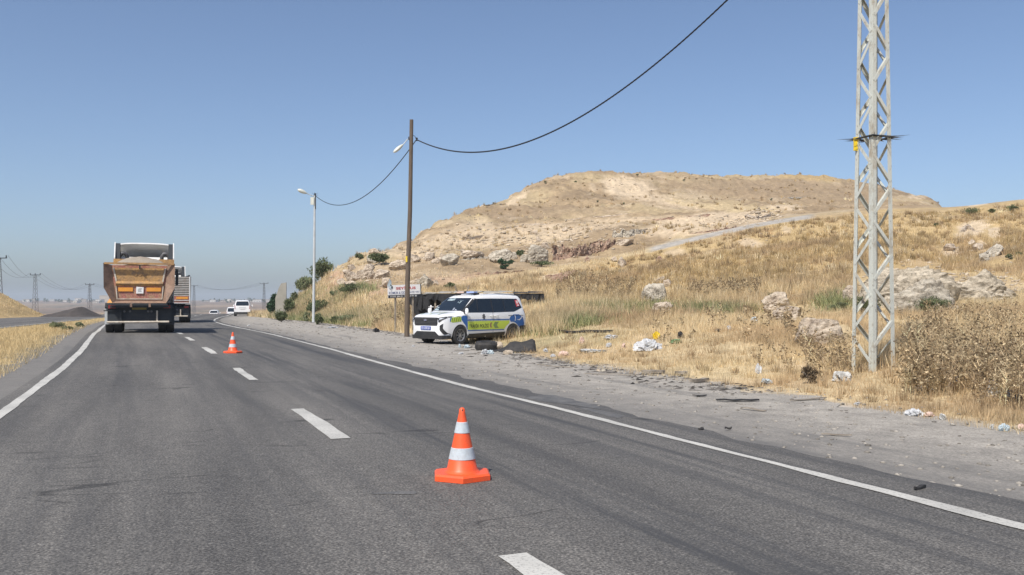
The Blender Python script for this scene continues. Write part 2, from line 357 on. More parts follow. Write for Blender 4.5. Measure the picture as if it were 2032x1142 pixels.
COLS = {
 -1500: [(3, -1.4), (60, -1.4), (75, 2), (100, 9), (160, 8), (400, 3)] + FAR[4:],
 -500: [(3, -1.4), (62, -1.4), (78, -.2), (96, 6.2), (120, 7), (180, 0), (300, -6)] + FAR[3:],
 -100: [(3, -1.4), (68, -1.4), (76, -1.1), (95, 2.7), (108, 3.2), (140, -1), (200, -5)] + FAR[2:],
 0: [(3, -1.4), (72, -1.4), (80, -1.1), (100, 1.2), (108, 1.3), (135, -1.5), (200, -5)] + FAR[2:],
 40: [(3, -1.4), (78, -1.45), (98, -.1), (106, -.3), (130, -3), (200, -5)] + FAR[2:],
 90: [(3, -1.4), (80, -1.5), (97, -1.75), (108, -2.2), (130, -3.6), (200, -5.2)] + FAR[2:],
 200: flat + FAR, 330: flat + FAR, 450: flat + FAR,
 520: [(3, -1.4), (73, -1.35), (90, -1.2), (120, -1.5), (150, -3)] + FAR[1:],
 560: [(3, -1.4), (60, -1.4), (70, -1.2), (82, -.3), (95, -.6), (130, -2.5)] + FAR[1:],
 600: [(3, -1.4), (58, -1.25), (66, -.9), (80, .6), (95, .9), (130, -1)] + FAR[1:],
 640: [(3, -1.4), (50, -1.3)] + P((618, 60), (596, 70), (566, 84)) + [(100, 1.2), (140, -1)] + FAR[1:],
 665: [(3, -1.4), (46, -1.3)] + P((616, 56), (590, 66), (560, 76), (536, 85)) + [(105, 2.2), (150, -1)] + FAR[1:],
 700: [(3, -1.4), (42, -1.3)] + P((620, 52), (592, 60), (560, 70), (500, 85)) + [(100, 4.6), (150, 1)] + FAR[1:],
 745: hillcol([(648, 42), (622, 50), (590, 60), (550, 72), (496, 88)])[:-6] + [(150, 3)] + FAR[1:],
 800: hillcol([(668, 36), (640, 42), (608, 52), (575, 62), (530, 76), (500, 88), (480, 100)]),
 850: hillcol([(680, 33), (645, 40), (612, 50), (572, 62), (530, 74), (500, 86), (450, 118)]),
 900: hillcol([(688, 31), (645, 40), (610, 50), (570, 62), (528, 74), (500, 85), (462, 108), (426, 135)]),
 950: hillcol([(692, 29.5), (650, 38), (610, 48), (570, 60), (528, 74), (498, 86), (455, 112), (404, 148)]),
 1050: hillcol([(712, 23.3), (670, 30), (625, 41), (580, 55), (545, 68), (518, 78), (490, 88), (450, 114), (405, 145), (358, 172)]),
 1120: hillcol([(722, 21), (676, 28), (622, 40), (576, 54), (545, 66), (520, 76), (478, 88), (445, 114), (395, 150), (343, 178)]),
 1200: hillcol([(735, 18.7), (680, 26), (622, 39), (574, 53), (535, 68), (512, 77), (462, 90), (436, 116), (390, 150), (340, 185)]),
 1300: hillcol([(750, 16.8), (686, 24), (622, 37), (566, 51), (520, 67), (494, 78), (455, 94), (425, 120), (385, 155), (341, 192)]),
 1400: hillcol([(765, 15), (692, 22.5), (625, 35), (560, 49), (500, 67), (466, 82), (445, 98), (420, 125), (385, 158), (344, 200)]),
 1500: hillcol([(782, 13.8), (698, 21), (628, 33), (558, 46), (490, 64), (444, 85), (432, 102), (410, 130), (380, 165), (346, 205)]),
 1600: hillcol([(800, 12.6), (705, 19.5), (628, 30), (556, 44), (485, 60), (428, 86), (418, 110), (400, 135), (375, 170), (345, 208)]),
 1700: hillcol([(820, 11.5), (720, 17.5), (640, 27), (570, 40), (490, 57), (416, 86), (412, 112), (400, 140), (380, 175), (353, 212)]),
 1800: hillcol([(840, 10.4), (740, 15.5), (655, 24), (590, 36), (530, 48), (480, 60), (414, 86), (412, 120), (404, 160), (386, 214)]),
 1880: hillcol([(852, 9.9), (750, 15), (662, 23), (590, 35), (535, 46), (480, 60), (414, 87), (412, 120), (408, 160), (397, 218)]),
 1940: hillcol([(862, 9.6), (755, 14.6), (665, 22.5), (590, 34), (540, 44), (480, 60), (404, 90)]),
 2032: hillcol([(880, 9), (765, 14), (668, 22), (590, 33), (540, 43), (470, 60), (392, 92)]),
 2400: hillcol([(930, 7.6), (790, 12.5), (680, 21), (600, 32), (540, 44), (470, 60), (388, 95)]),
 3400: hillcol([(1200, 4.5), (900, 8), (700, 16), (620, 30), (560, 50), (500, 70), (440, 100)]),
}
LG = np.linspace(math.log(3), math.log(6500), 520)
UG = np.linspace(-1.4, 1.34, 420)
_px = np.array(sorted(COLS)); _tab = np.array([np.interp(LG, np.log([p[0] for p in COLS[k]]), [p[1] for p in COLS[k]]) for k in _px])
TAB = np.array([np.interp(UG, (_px - 1016) / F, _tab[:, j]) for j in range(len(LG))]).T
def smooth(A, ax, n, s=1.0):
    k = np.exp(-.5 * (np.arange(-n, n + 1) / s) ** 2); k /= k.sum()
    pad = [(0, 0), (0, 0)]; pad[ax] = (n, n); B = np.pad(A, pad, mode='edge')
    return sum(k[i] * (B[i:i + A.shape[0]] if ax == 0 else B[:, i:i + A.shape[1]]) for i in range(2 * n + 1))
TAB = smooth(smooth(TAB, 0, 6, 2.2), 1, 6, 1.8)
PATHX = [560, 800, 900, 1000, 1100, 1200, 1290, 1400, 1500, 1610, 1700, 1880, 2032, 2400]
PATHY = [640, 585, 562, 545, 532, 515, 495, 468, 446, 429, 420, 414, 398, 390]
def lat(X, Y): return (X - road_c(Y)) * CS
def clip_road_y(Y): return np.clip(Y, -80, 260)
def rel_height(X, Y):
    X = np.asarray(X, float); Y = np.asarray(Y, float); Ys = np.maximum(Y, 3.0)
    u = np.clip(X / Ys, UG[0], UG[-1]); a = (u - UG[0]) / (UG[1] - UG[0]); b = np.clip((np.log(np.clip(Ys, 3, 6499)) - LG[0]) / (LG[1] - LG[0]), 0, len(LG) - 1.001)
    i = np.clip(np.floor(a).astype(int), 0, len(UG) - 2); j = np.floor(b).astype(int); fa = a - i; fb = b - j
    z = (TAB[i, j] * (1 - fa) + TAB[i + 1, j] * fa) * (1 - fb) + (TAB[i, j + 1] * (1 - fa) + TAB[i + 1, j + 1] * fa) * fb
    z = z * ss(Y, 3, 7) + -1.4 * (1 - ss(Y, 3, 7))
    s = lat(X, clip_road_y(Y)); zr = -1.4 + zroad(X, Y); inr = Y < 240
    # roughness off the road
    off = np.where(s > 0, ss(s, shoulder_w(Y) + .2, shoulder_w(Y) + 3), ss(-s, 4.8, 8))
    s2 = (road2_edge(clip_road_y(Y)) - X) * .96           # >0 inside second road
    on2 = ss(s2, -2.0, -.5) * (1 - ss(s2, 8.0, 10.0)) * (Y < 240)
    hill = ss(z, .3, 3.0) * (Y < 420)
    n = (fbm(X * .35, Y * .35, 1, 5) - .5) * .16 + (fbm(X * 1.6, Y * 1.6, 6, 3) - .5) * .07
    d = np.clip(Y / 90, .2, 1.6)
    n = n + hill * ((fbm(X * .09, Y * .09, 9, 5) - .5) * 1.2 * d + (fbm(X * .45, Y * .45, 14, 4) - .5) * .95 * d)
    st = hill * np.clip((z - 2) / 3, 0, 1) * (X < 20) * .20
    n = n + st * np.sin(2 * math.pi * (z + 1.2 * fbm(X * .06, Y * .06, 20, 3)) / 1.7)
    n = n + (Y > 240) * (fbm(X * .006, Y * .006, 30, 5) - .5) * np.clip(Y / 400, 0, 5) * 1.0
    rr = np.where(s > 0, 1 - ss(s, shoulder_w(Y), shoulder_w(Y) + 4.5), 1 - ss(-s, 4.6, 9.0)) * inr
    tpy = 600 - z / Ys * F; tpl = np.interp(1016 + X / Ys * F, PATHX, PATHY); onp = (1 - ss(np.abs(tpy - tpl), 5, 11)) * (Y > 45) * (Y < 300)
    z = z + n * off * (1 - .9 * onp)
    z = z * (1 - rr) + zr * rr
    zr2 = -1.4 + fall(Y); z = z * (1 - on2) + zr2 * on2
    return z
def gh(X, Y):
    r = rel_height(X, Y) + CAMH
    return float(r) if np.ndim(r) == 0 else r
_yy = np.exp(np.linspace(math.log(5), math.log(450), 900))
def hit(px, py):
    """where the sight line through a photo pixel meets the terrain"""
    u = (px - 1016) / F; e = 600 - rel_height(u * _yy, _yy) / _yy * F
    k = np.nonzero(e <= py)[0]; i = k[0] if len(k) else int(np.argmin(e)); Y = float(_yy[i]); return u * Y, Y, gh(u * Y, Y)
def at(px, Y): X = (px - 1016) / F * Y; return X, Y, gh(X, Y)

th_in = np.linspace(-32.5, 33.0, 600); th_out = np.linspace(33, 327.5, 60)[1:-1]
TH = np.radians(np.concatenate([th_in, th_out]))
RR = np.concatenate([[.6, 1.5, 2.4, 3.2], np.exp(np.arange(math.log(4), math.log(260), .0098)), np.exp(np.arange(math.log(262), math.log(6400), .028))])
GX = np.outer(RR, np.sin(TH)); GY = np.outer(RR, np.cos(TH)); GZ = rel_height(GX, GY)
nr, ntm = GX.shape
# ---- base colours of the soil, by place
def soil_colour(X, Y, Z, relz=True):
    Ys = np.maximum(Y, 2.5); px = 1016 + X / Ys * F; py = 600 - Z / Ys * F
    wx = (fbm(X * .25, Y * .25, 40, 4) - .5); wy = (fbm(X * .25 + 50, Y * .25, 44, 4) - .5)
    qx = px + wx * 46; qy = py + wy * 17
    straw = np.array([.54, .43, .26]); gold = np.array([.45, .33, .165]); tan = np.array([.46, .345, .215]); brown = np.array([.32, .24, .155])
    pale = np.array([.56, .45, .315]); grey = np.array([.40, .375, .335]); gravel = np.array([.30, .28, .25]); red = np.array([.44, .29, .20]); green = np.array([.17, .19, .09])
    f = lambda s, k, o=4: fbm(X * s, Y * s, k, o)
    def lay(c, col, m): m = np.clip(m, 0, 1)[..., None]; return c * (1 - m) + col * m
    c = np.broadcast_to(straw, X.shape + (3,)).copy()
    c = lay(c, tan, ss(f(.5, 48), .45, .65) * .7)
    pl = np.interp(px, PATHX, PATHY)
    hillm = (Y > 34) & (Y < 420)
    up = ss(pl - qy, -2, 4) * hillm
    lowg = (1 - up) * hillm * ss(px, 1050, 1250) * ss(Y, 34, 48)
    c = lay(c, gold, lowg * (.55 + .5 * f(.3, 50)))
    c = lay(c, brown * 1.25, lowg * ss(f(.22, 60), .55, .72) * .55)
    c = lay(c, tan * .95, up); c = lay(c, brown, up * ss(f(.16, 52, 5), .46, .60) * .85); c = lay(c, straw, up * ss(f(.10, 55, 4), .52, .64) * .7)
    c = lay(c, pale, up * ss(f(.22, 57, 5), .58, .68) * .65)
    c = c * (1 - .17 * up[..., None])
    def blob(cx, cy, rx, ry, ang, edge=.35):
        a = math.radians(ang); dx = qx - cx; dy = qy - cy; x = (dx * math.cos(a) + dy * math.sin(a)) / rx; y = (-dx * math.sin(a) + dy * math.cos(a)) / ry
        return 1 - ss(x * x + y * y, 1 - edge, 1 + edge)
    for b, col, k in [((1240, 372, 48, 20, 12), pale, 1), ((1300, 395, 100, 9, 12), pale, .8), ((1020, 397, 30, 7, -28), pale, .9), ((1430, 410, 120, 6, 5), straw, .8),
                      ((1480, 375, 150, 16, 2), brown, .85), ((1640, 385, 130, 22, 4), brown, .85), ((1620, 352, 90, 6, 2), gold, .8), ((1080, 422, 150, 12, 0), brown, .7),
                      ((900, 470, 80, 20, -22), pale, .55), ((1000, 470, 170, 22, -4), pale, .7), ((1180, 445, 130, 10, -6), pale, .6), ((1420, 436, 110, 14, -4), pale, .95), ((1350, 456, 90, 14, -4), pale, .75),
                      ((1060, 497, 130, 12, -6), brown, .7), ((1190, 480, 90, 10, -6), brown, .5), ((1560, 410, 40, 6, 0), pale, .9), ((800, 500, 90, 12, 0), pale, .5),
                      ((930, 530, 160, 14, -4), brown, .5), ((930, 556, 120, 10, -4), red, .5), ((860, 545, 80, 9, 0), pale, .4), ((740, 578, 45, 8, 0), red, .6),
                      ((1925, 455, 34, 16, -25), pale, .95), ((1970, 462, 14, 15, 60), pale, .9), ((1885, 500, 26, 11, -10), pale, .95), ((1945, 488, 12, 10, 10), pale, .8), ((1980, 500, 50, 10, -30), brown, .8),
                      ((1495, 487, 30, 12, 20), pale, .7), ((1560, 458, 12, 8, 40), pale, .6), ((1100, 552, 30, 8, 0), pale, .6), ((1340, 500, 25, 8, 0), pale, .6), ((1830, 430, 14, 7, 0), pale, .6),
                      ((1935, 404, 30, 3.2, -10), pale, 1), ((1820, 391, 26, 3, 0), pale, .9), ((660, 560, 28, 9, -45), red, .8), ((690, 590, 25, 9, 0), pale, .3)]:
        c = lay(c, col, blob(*b) * k * (Y > 30))
    pm = (1 - ss(np.abs(py - pl - 1 + wy * 3), 3.2, 5.5)) * (Y > 40) * (Y < 300)
    c = lay(c, grey, pm * ss(px, 1270, 1300) * (1 - ss(px, 1600, 1625))); c = lay(c, straw, pm * ss(px, 880, 960) * (1 - ss(px, 1280, 1300)) * .8)
    # left bank, verge and valley
    bank = (X < -30) & (Y > 74) & (Y < 125)
    lm = (lat(X, clip_road_y(Y)) < -LW(Y) - .5) & (Y < 75) & (Y > 3); c = lay(c, np.array([.47, .38, .22]), lm * (.6 + .4 * f(.6, 160))); c = lay(c, gold, bank * .8); c = lay(c, red * .9, bank * ss(f(.3, 61), .5, .65) * ss(Z, -.9, .3) * .8)
    vm = ss(Y, 190, 300)
    c = lay(c, np.array([.24, .18, .14]), vm); c = lay(c, np.array([.33, .25, .18]), vm * ss(fbm(X * .012, Y * .004, 63, 5), .48, .62)); c = lay(c, np.array([.14, .13, .11]), vm * ss(fbm(X * .02, Y * .006, 66, 4), .60, .68) * .7)
    s = lat(X, clip_road_y(Y)); gv = (1 - ss(-s - LW(Y) + (f(1.2, 70) - .5) * 1.6, .1, .75)) * (s < 0) * (Y < 200)
    c = lay(c, gravel, gv); sw = shoulder_w(Y); gr = (s > 0) * (1 - ss(s + (f(.9, 72) - .5) * 1.8, sw + .2, sw + 1.0)) * (Y < 200); c = lay(c, gravel * 1.25, gr)
    grn = ss(f(.13, 74), .60, .72) * (s > 9) * (Y > 26) * (Y < 46) * (1 - ss(Z, .5, 2.0)); c = lay(c, green, grn * .35)
    return np.clip(c * (1 + (f(2.2, 76, 4) - .5)[..., None] * .5), .01, .9)
BARE = [(1240, 372, 48, 20), (1925, 455, 34, 16), (1970, 462, 14, 15), (1885, 500, 26, 11), (1945, 488, 12, 10), (1495, 487, 30, 12), (1560, 458, 12, 8), (1340, 500, 25, 8), (1980, 520, 40, 16), (1020, 397, 30, 7), (1430, 434, 110, 14), (1100, 552, 30, 8), (740, 578, 30, 7), (1800, 560, 110, 40), (1960, 570, 80, 30), (1640, 665, 55, 26), (1302, 590, 26, 20), (1560, 628, 44, 18), (846, 560, 22, 14)]
def bare(px, py):
    m = np.zeros(px.shape); wv = (fbm(px * .05, py * .09, 150, 4) - .5) * 1.6
    for cx, cy, rx, ry in BARE: m = np.maximum(m, 1 - ss(((px - cx) / rx) ** 2 + ((py - cy) / ry) ** 2 + wv, .7, 1.3))
    return m
gcol = soil_colour(GX, GY, GZ)
gv = np.stack([GX, GY, GZ + CAMH], -1).reshape(-1, 3); gv = np.vstack([[[0, 0, gv[0, 2]]], gv])
idx = 1 + np.arange(nr * ntm).reshape(nr, ntm); A = idx[:-1]; B = idx[1:]; A2 = np.roll(A, -1, 1); B2 = np.roll(B, -1, 1)
quads = np.stack([A, A2, B2, B], -1).reshape(-1, 4)[:, ::-1]
cc = np.vstack([gcol[0, :1], gcol.reshape(-1, 3)])
me = raw_mesh('ground', gv, quads, 4, cc, M['ground']); me.polygons.foreach_set('use_smooth', [True] * len(me.polygons))
g = link('ground', me, M['ground']); tag(g, kind='structure')

# ------------------------------------------------------------------ roads
def strip(name, s0, s1, ya, yb, mat, lift, step=.5, ns=8, ragged=None, centre=None, zf=None, kind='structure', fray=0.0, seed=80):
    Y = np.arange(ya, yb + step * .5, step); cf = centre or road_c
    C = cf(Y); dY = .5; tx = (cf(Y + dY) - cf(Y - dY)); tl = np.hypot(tx, 2 * dY); tx = tx / tl; ty = 2 * dY / tl
    nx, ny = ty, -tx                                    # to the right of travel
    a0 = np.broadcast_to(s0(Y) if callable(s0) else s0, Y.shape).astype(float); a1 = np.broadcast_to(s1(Y) if callable(s1) else s1, Y.shape).astype(float)
    if fray: a0 = a0 + (vn(Y * 3.1, Y * 0, seed) - .5) * fray + (vn(Y * .45, Y * 0, seed + 3) - .5) * fray * 1.5; a1 = a1 + (vn(Y * 3.3, Y * 0 + 9, seed + 1) - .5) * fray + (vn(Y * .4, Y * 0 + 4, seed + 2) - .5) * fray * 1.5
    if ragged: a1 = a1 + (fbm(Y * 1.3, Y * 0, seed + 5, 4) - .5) * ragged
    t = np.linspace(0, 1, ns + 1); S = a0[:, None] * (1 - t) + a1[:, None] * t
    X = C[:, None] + nx[:, None] * S; YY = Y[:, None] + ny[:, None] * S
    Z = (zf(X, YY) if zf else -1.4 + zroad(X, YY)) + CAMH + lift
    n, k = X.shape; v = np.stack([X, YY, Z], -1).reshape(-1, 3); i = np.arange(n * k).reshape(n, k)
    q = np.stack([i[:-1, :-1], i[:-1, 1:], i[1:, 1:], i[1:, :-1]], -1).reshape(-1, 4)
    L_ = np.concatenate([[0], np.cumsum(np.hypot(np.diff(C), np.diff(Y)))])
    uv = np.stack([S, np.broadcast_to(L_[:, None], S.shape)], -1).reshape(-1, 2)
    me = raw_mesh(name, v, q, 4, None, mat, uv); o = link(name, me, mat); tag(o, kind=kind); return o
strip('gravel_shoulder', 3.0, lambda Y: shoulder_w(Y) + .6, -30, 150, M['shoulder'], .010, .25, 16, ragged=1.6)
strip('left_gravel_shoulder', lambda Y: -LW(Y) - .95, lambda Y: -LW(Y) + .3, -30, 120, M['shoulder'], .008, .25, 8, fray=.45, seed=50)
strip('road', lambda Y: -LW(Y), lambda Y: 3.75 + 0 * Y, -60, 235, M['asphalt'], .020, .25, 8, ragged=.42)
strip('edge_line', lambda Y: -LW(Y) + .19, lambda Y: -LW(Y) + .335, -20, 200, M['line'], .026, .2, 1, fray=.018, seed=90)
strip('edge_line', lambda Y: np.interp(Y, [14, 26], [3.06, 3.36]), lambda Y: np.interp(Y, [14, 26], [3.18, 3.49]), -20, 200, M['line'], .026, .2, 1, fray=.025, seed=95)
def dashY(py0, py1, px):   # far and near end
    return None
for y0, y1 in [(-4.5, -1.6), (1.2, 4.95), (9.15, 11.75), (16.1, 18.95), (23.7, 26.6), (30.2, 32.4), (34.6, 36.4), (41, 43.4), (48, 50.5), (56, 58.5), (64, 67), (73, 76), (82, 85), (91, 94), (100, 103), (109, 112)]:
    strip('lane_dash', -.085, .085, y0, y1, M['line'], .026, .15, 1, fray=.025, seed=60 + int(y0) % 3)
cf2 = lambda Y: road2_edge(Y)
strip('far_road', -8.0, 0.0, -60, 200, M['asphalt'], .020, 1.0, 6, centre=cf2, zf=lambda X, Y: -1.4 + fall(Y), fray=.2)
strip('far_edge_line', -.5, -.36, -20, 160, M['line'], .026, .5, 1, centre=cf2, zf=lambda X, Y: -1.4 + fall(Y))
M['tar'] = dirty('tar', (.10, .10, .10), (.20, .195, .185), .8, 5, amount=.8, fine=70, var=.4, bumpv=.4)
# tar patches in the near lane, worn edges
def patch(px, py, rx, ry, ang, name='tar_patch', mat=None, lift=.0235):
    x, y, z = hit(px, py); n = 26; vs = []; mb = MB()
    for k in range(n):
        a = 2 * math.pi * k / n; r = 1 + .22 * math.sin(3 * a + px) + random.uniform(-.12, .12); dx = rx * r * math.cos(a); dy = ry * r * math.sin(a)
        X = x + dx * math.cos(ang) - dy * math.sin(ang); Y = y + dx * math.sin(ang) + dy * math.cos(ang); vs.append((X, Y, -1.4 + float(zroad(X, Y)) + CAMH + lift))
    mb.add(vs, [tuple(range(n))]); o = mb.build(name, mat or M['tar']); tag(o, kind='structure')
patch(1110, 799, .95, .26, 1.98); patch(1195, 823, .6, .10, 1.95); patch(790, 985, .16, .05, .1)
# ------------------------------------------------------------------ draping flat print and glass over a body
def tess(poly, maxe=.08, faces=None):
    bm = bmesh.new(); vs = [bm.verts.new((x, y, 0)) for x, y in poly]
    for f in (faces or [tuple(range(len(poly)))]):
        try: bm.faces.new([vs[i] for i in f])
        except ValueError: pass
    if maxe:
        bmesh.ops.triangulate(bm, faces=bm.faces)
        for _ in range(6):
            es = [e for e in bm.edges if e.calc_length() > maxe]
            if not es: break
            bmesh.ops.subdivide_edges(bm, edges=es, cuts=1, use_grid_fill=False); bmesh.ops.triangulate(bm, faces=[f for f in bm.faces if len(f.verts) > 3])
    bm.verts.index_update(); v = [(q.co.x, q.co.y) for q in bm.verts]; f = [tuple(q.index for q in fc.verts) for fc in bm.faces]; bm.free(); return v, f
DIRS = {'left': (lambda u, v: Vector((-3, u, v)), Vector((1, 0, 0))), 'right': (lambda u, v: Vector((3, u, v)), Vector((-1, 0, 0))),
        'front': (lambda u, v: Vector((u, 5, v)), Vector((0, -1, 0))), 'rear': (lambda u, v: Vector((u, -5, v)), Vector((0, 1, 0))), 'top': (lambda u, v: Vector((u, v, 5)), Vector((0, 0, -1)))}
def drape(name, poly, side, bvh, mat, parent, off=.004, maxe=.08, faces=None):
    v, f = tess(poly, maxe, faces); o, d = DIRS[side]; out = []; ok = []
    for a, b in v:
        loc, nrm, _, _ = bvh.ray_cast(o(a, b), d)
        if loc is None: out.append(tuple(o(a, b))); ok.append(False)
        else:
            if nrm.dot(d) > 0: nrm = -nrm
            out.append(tuple(loc + nrm * off)); ok.append(abs(loc.x) > .55 if side in ('left', 'right') else True)
    fs = [q for q in f if all(ok[i] for i in q) and max((Vector(out[q[i]]) - Vector(out[q[i - 1]])).length for i in range(len(q))) < .9 + (9 if not maxe else 0)]
    me = bpy.data.meshes.new(name); me.from_pydata(out, [], fs); me.update(); return link(name, me, mat, parent)
def rect(a0, a1, b0, b1): return [(a0, b0), (a1, b0), (a1, b1), (a0, b1)]
def chaikin(p):
    q = [p[0]]
    for i in range(len(p) - 1):
        a, b = p[i], p[i + 1]; q += [(a[0] * .75 + b[0] * .25, a[1] * .75 + b[1] * .25), (a[0] * .25 + b[0] * .75, a[1] * .25 + b[1] * .75)]
    return q + [p[-1]]
def van_body():
    K = np.array([  # y, top z, half width, half width at top, belt z, low z
        (2.18, .93, .66, .60, .80, .26), (2.15, .99, .74, .68, .84, .23), (2.08, 1.03, .81, .74, .88, .21), (1.90, 1.065, .87, .79, .93, .20), (1.60, 1.10, .895, .80, .97, .20),
        (1.28, 1.135, .90, .80, 1.02, .20), (1.20, 1.17, .90, .80, 1.04, .20), (.80, 1.47, .90, .745, 1.05, .20), (.48, 1.66, .90, .70, 1.055, .20), (.30, 1.715, .90, .69, 1.06, .20),
        (0, 1.75, .90, .69, 1.06, .20), (-.8, 1.775, .90, .69, 1.07, .20), (-1.6, 1.755, .895, .69, 1.08, .21), (-1.95, 1.725, .885, .685, 1.08, .22), (-2.06, 1.66, .875, .67, 1.07, .24), (-2.15, 1.30, .86, .74, 1.0, .26), (-2.19, 1.05, .83, .72, .95, .30)])
    ys = np.concatenate([np.linspace(2.18, 2.0, 7), np.linspace(1.95, -1.95, 60), np.linspace(-2.0, -2.19, 8)])
    rows = []
    for y in ys:
        k = [np.interp(-y, -K[:, 0], K[:, j]) for j in range(1, 6)]; zt, wd, wt, zb, zl = k
        p = [(0, zl), (wd * .86, zl), (wd * .975, zl + .10), (wd, .50), (wd * 1.0, .78), (wd * .985, zb), ((wd * .985 + wt) / 2, (zb + zt - .09) / 2), (wt, zt - .08), (wt - .10, zt - .012), (wt * .5, zt), (0, zt + .006)]
        p = chaikin(chaikin(p)); rows.append([(x, float(y), z) for x, z in p])
    n = len(rows[0]); mb = MB(); ring = []
    for r in rows:
        full = r + [(-x, y, z) for x, y, z in r[-2:0:-1]]; ring.append(len(mb.v)); mb.v += full
    m = len(full)
    for i in range(len(rows) - 1):
        for k in range(m): mb.f.append((ring[i] + k, ring[i] + (k + 1) % m, ring[i + 1] + (k + 1) % m, ring[i + 1] + k))
    mb.f.append(tuple(ring[0] + k for k in range(m))); mb.f.append(tuple(ring[-1] + k for k in range(m))[::-1])
    me = mb.mesh('body'); o = bpy.data.objects.new('tmp', me); COL.objects.link(o); cuts = []
    for y in (1.34, -1.41):
        for s in (-1, 1):
            c = MB().lathe([(.375, -.22), (.375, .22)], 40, Matrix.Translation((s * .86, y, .325)) @ Matrix.Rotation(math.radians(90), 4, 'Y')).mesh('c')
            co = bpy.data.objects.new('c', c); COL.objects.link(co); cuts.append(co); md = o.modifiers.new('b', 'BOOLEAN'); md.object = co; md.operation = 'DIFFERENCE'; md.solver = 'EXACT'
    bpy.context.view_layer.update(); out = bpy.data.meshes.new_from_object(o.evaluated_get(bpy.context.evaluated_depsgraph_get()))
    for q in cuts + [o]: bpy.data.objects.remove(q)
    out.materials.clear(); out.name = 'body'; return out
VAN_ME = van_body()
def bvh_of(me): return BVHTree.FromPolygons([tuple(v.co) for v in me.vertices], [tuple(p.vertices) for p in me.polygons])
VB = bvh_of(VAN_ME)
def wheel_parts(root, x, y, r, wdt, spokes=8, name='wheel', rimmat=None):
    sgn = -1 if x < 0 else 1; T = Matrix.Translation((x, y, r)) @ Matrix.Rotation(math.radians(90 * sgn), 4, 'Y'); h = wdt / 2
    ty = MB().lathe([(r * .64, -h), (r * .93, -h), (r, -h * .75), (r, h * .75), (r * .93, h), (r * .66, h), (r * .64, h * .8)], 36, T, False).build(name, M['rubber'], root, .6)
    rb = MB(); rb.lathe([(r * .645, h * .9), (r * .60, h * .85), (r * .57, h * .3), (r * .56, -h)], 32, T, False); rb.lathe([(.0, h * .7), (r * .14, h * .72), (r * .16, h * .5)], 16, T)
    for k in range(spokes):
        a = 2 * math.pi * k / spokes
        for da in (-.10, .10):
            R = T @ Matrix.Rotation(a + da, 4, 'Z'); rb.box(r * .1, r * .60, -r * .022, r * .022, h * .48, h * .72, R)
    rb.build('rim', rimmat or M['rim'], ty, .5)
    MB().lathe([(.0, h * .05), (r * .56, h * .05)], 24, T).build('brake_disc', M['chassis'], ty)
    return ty
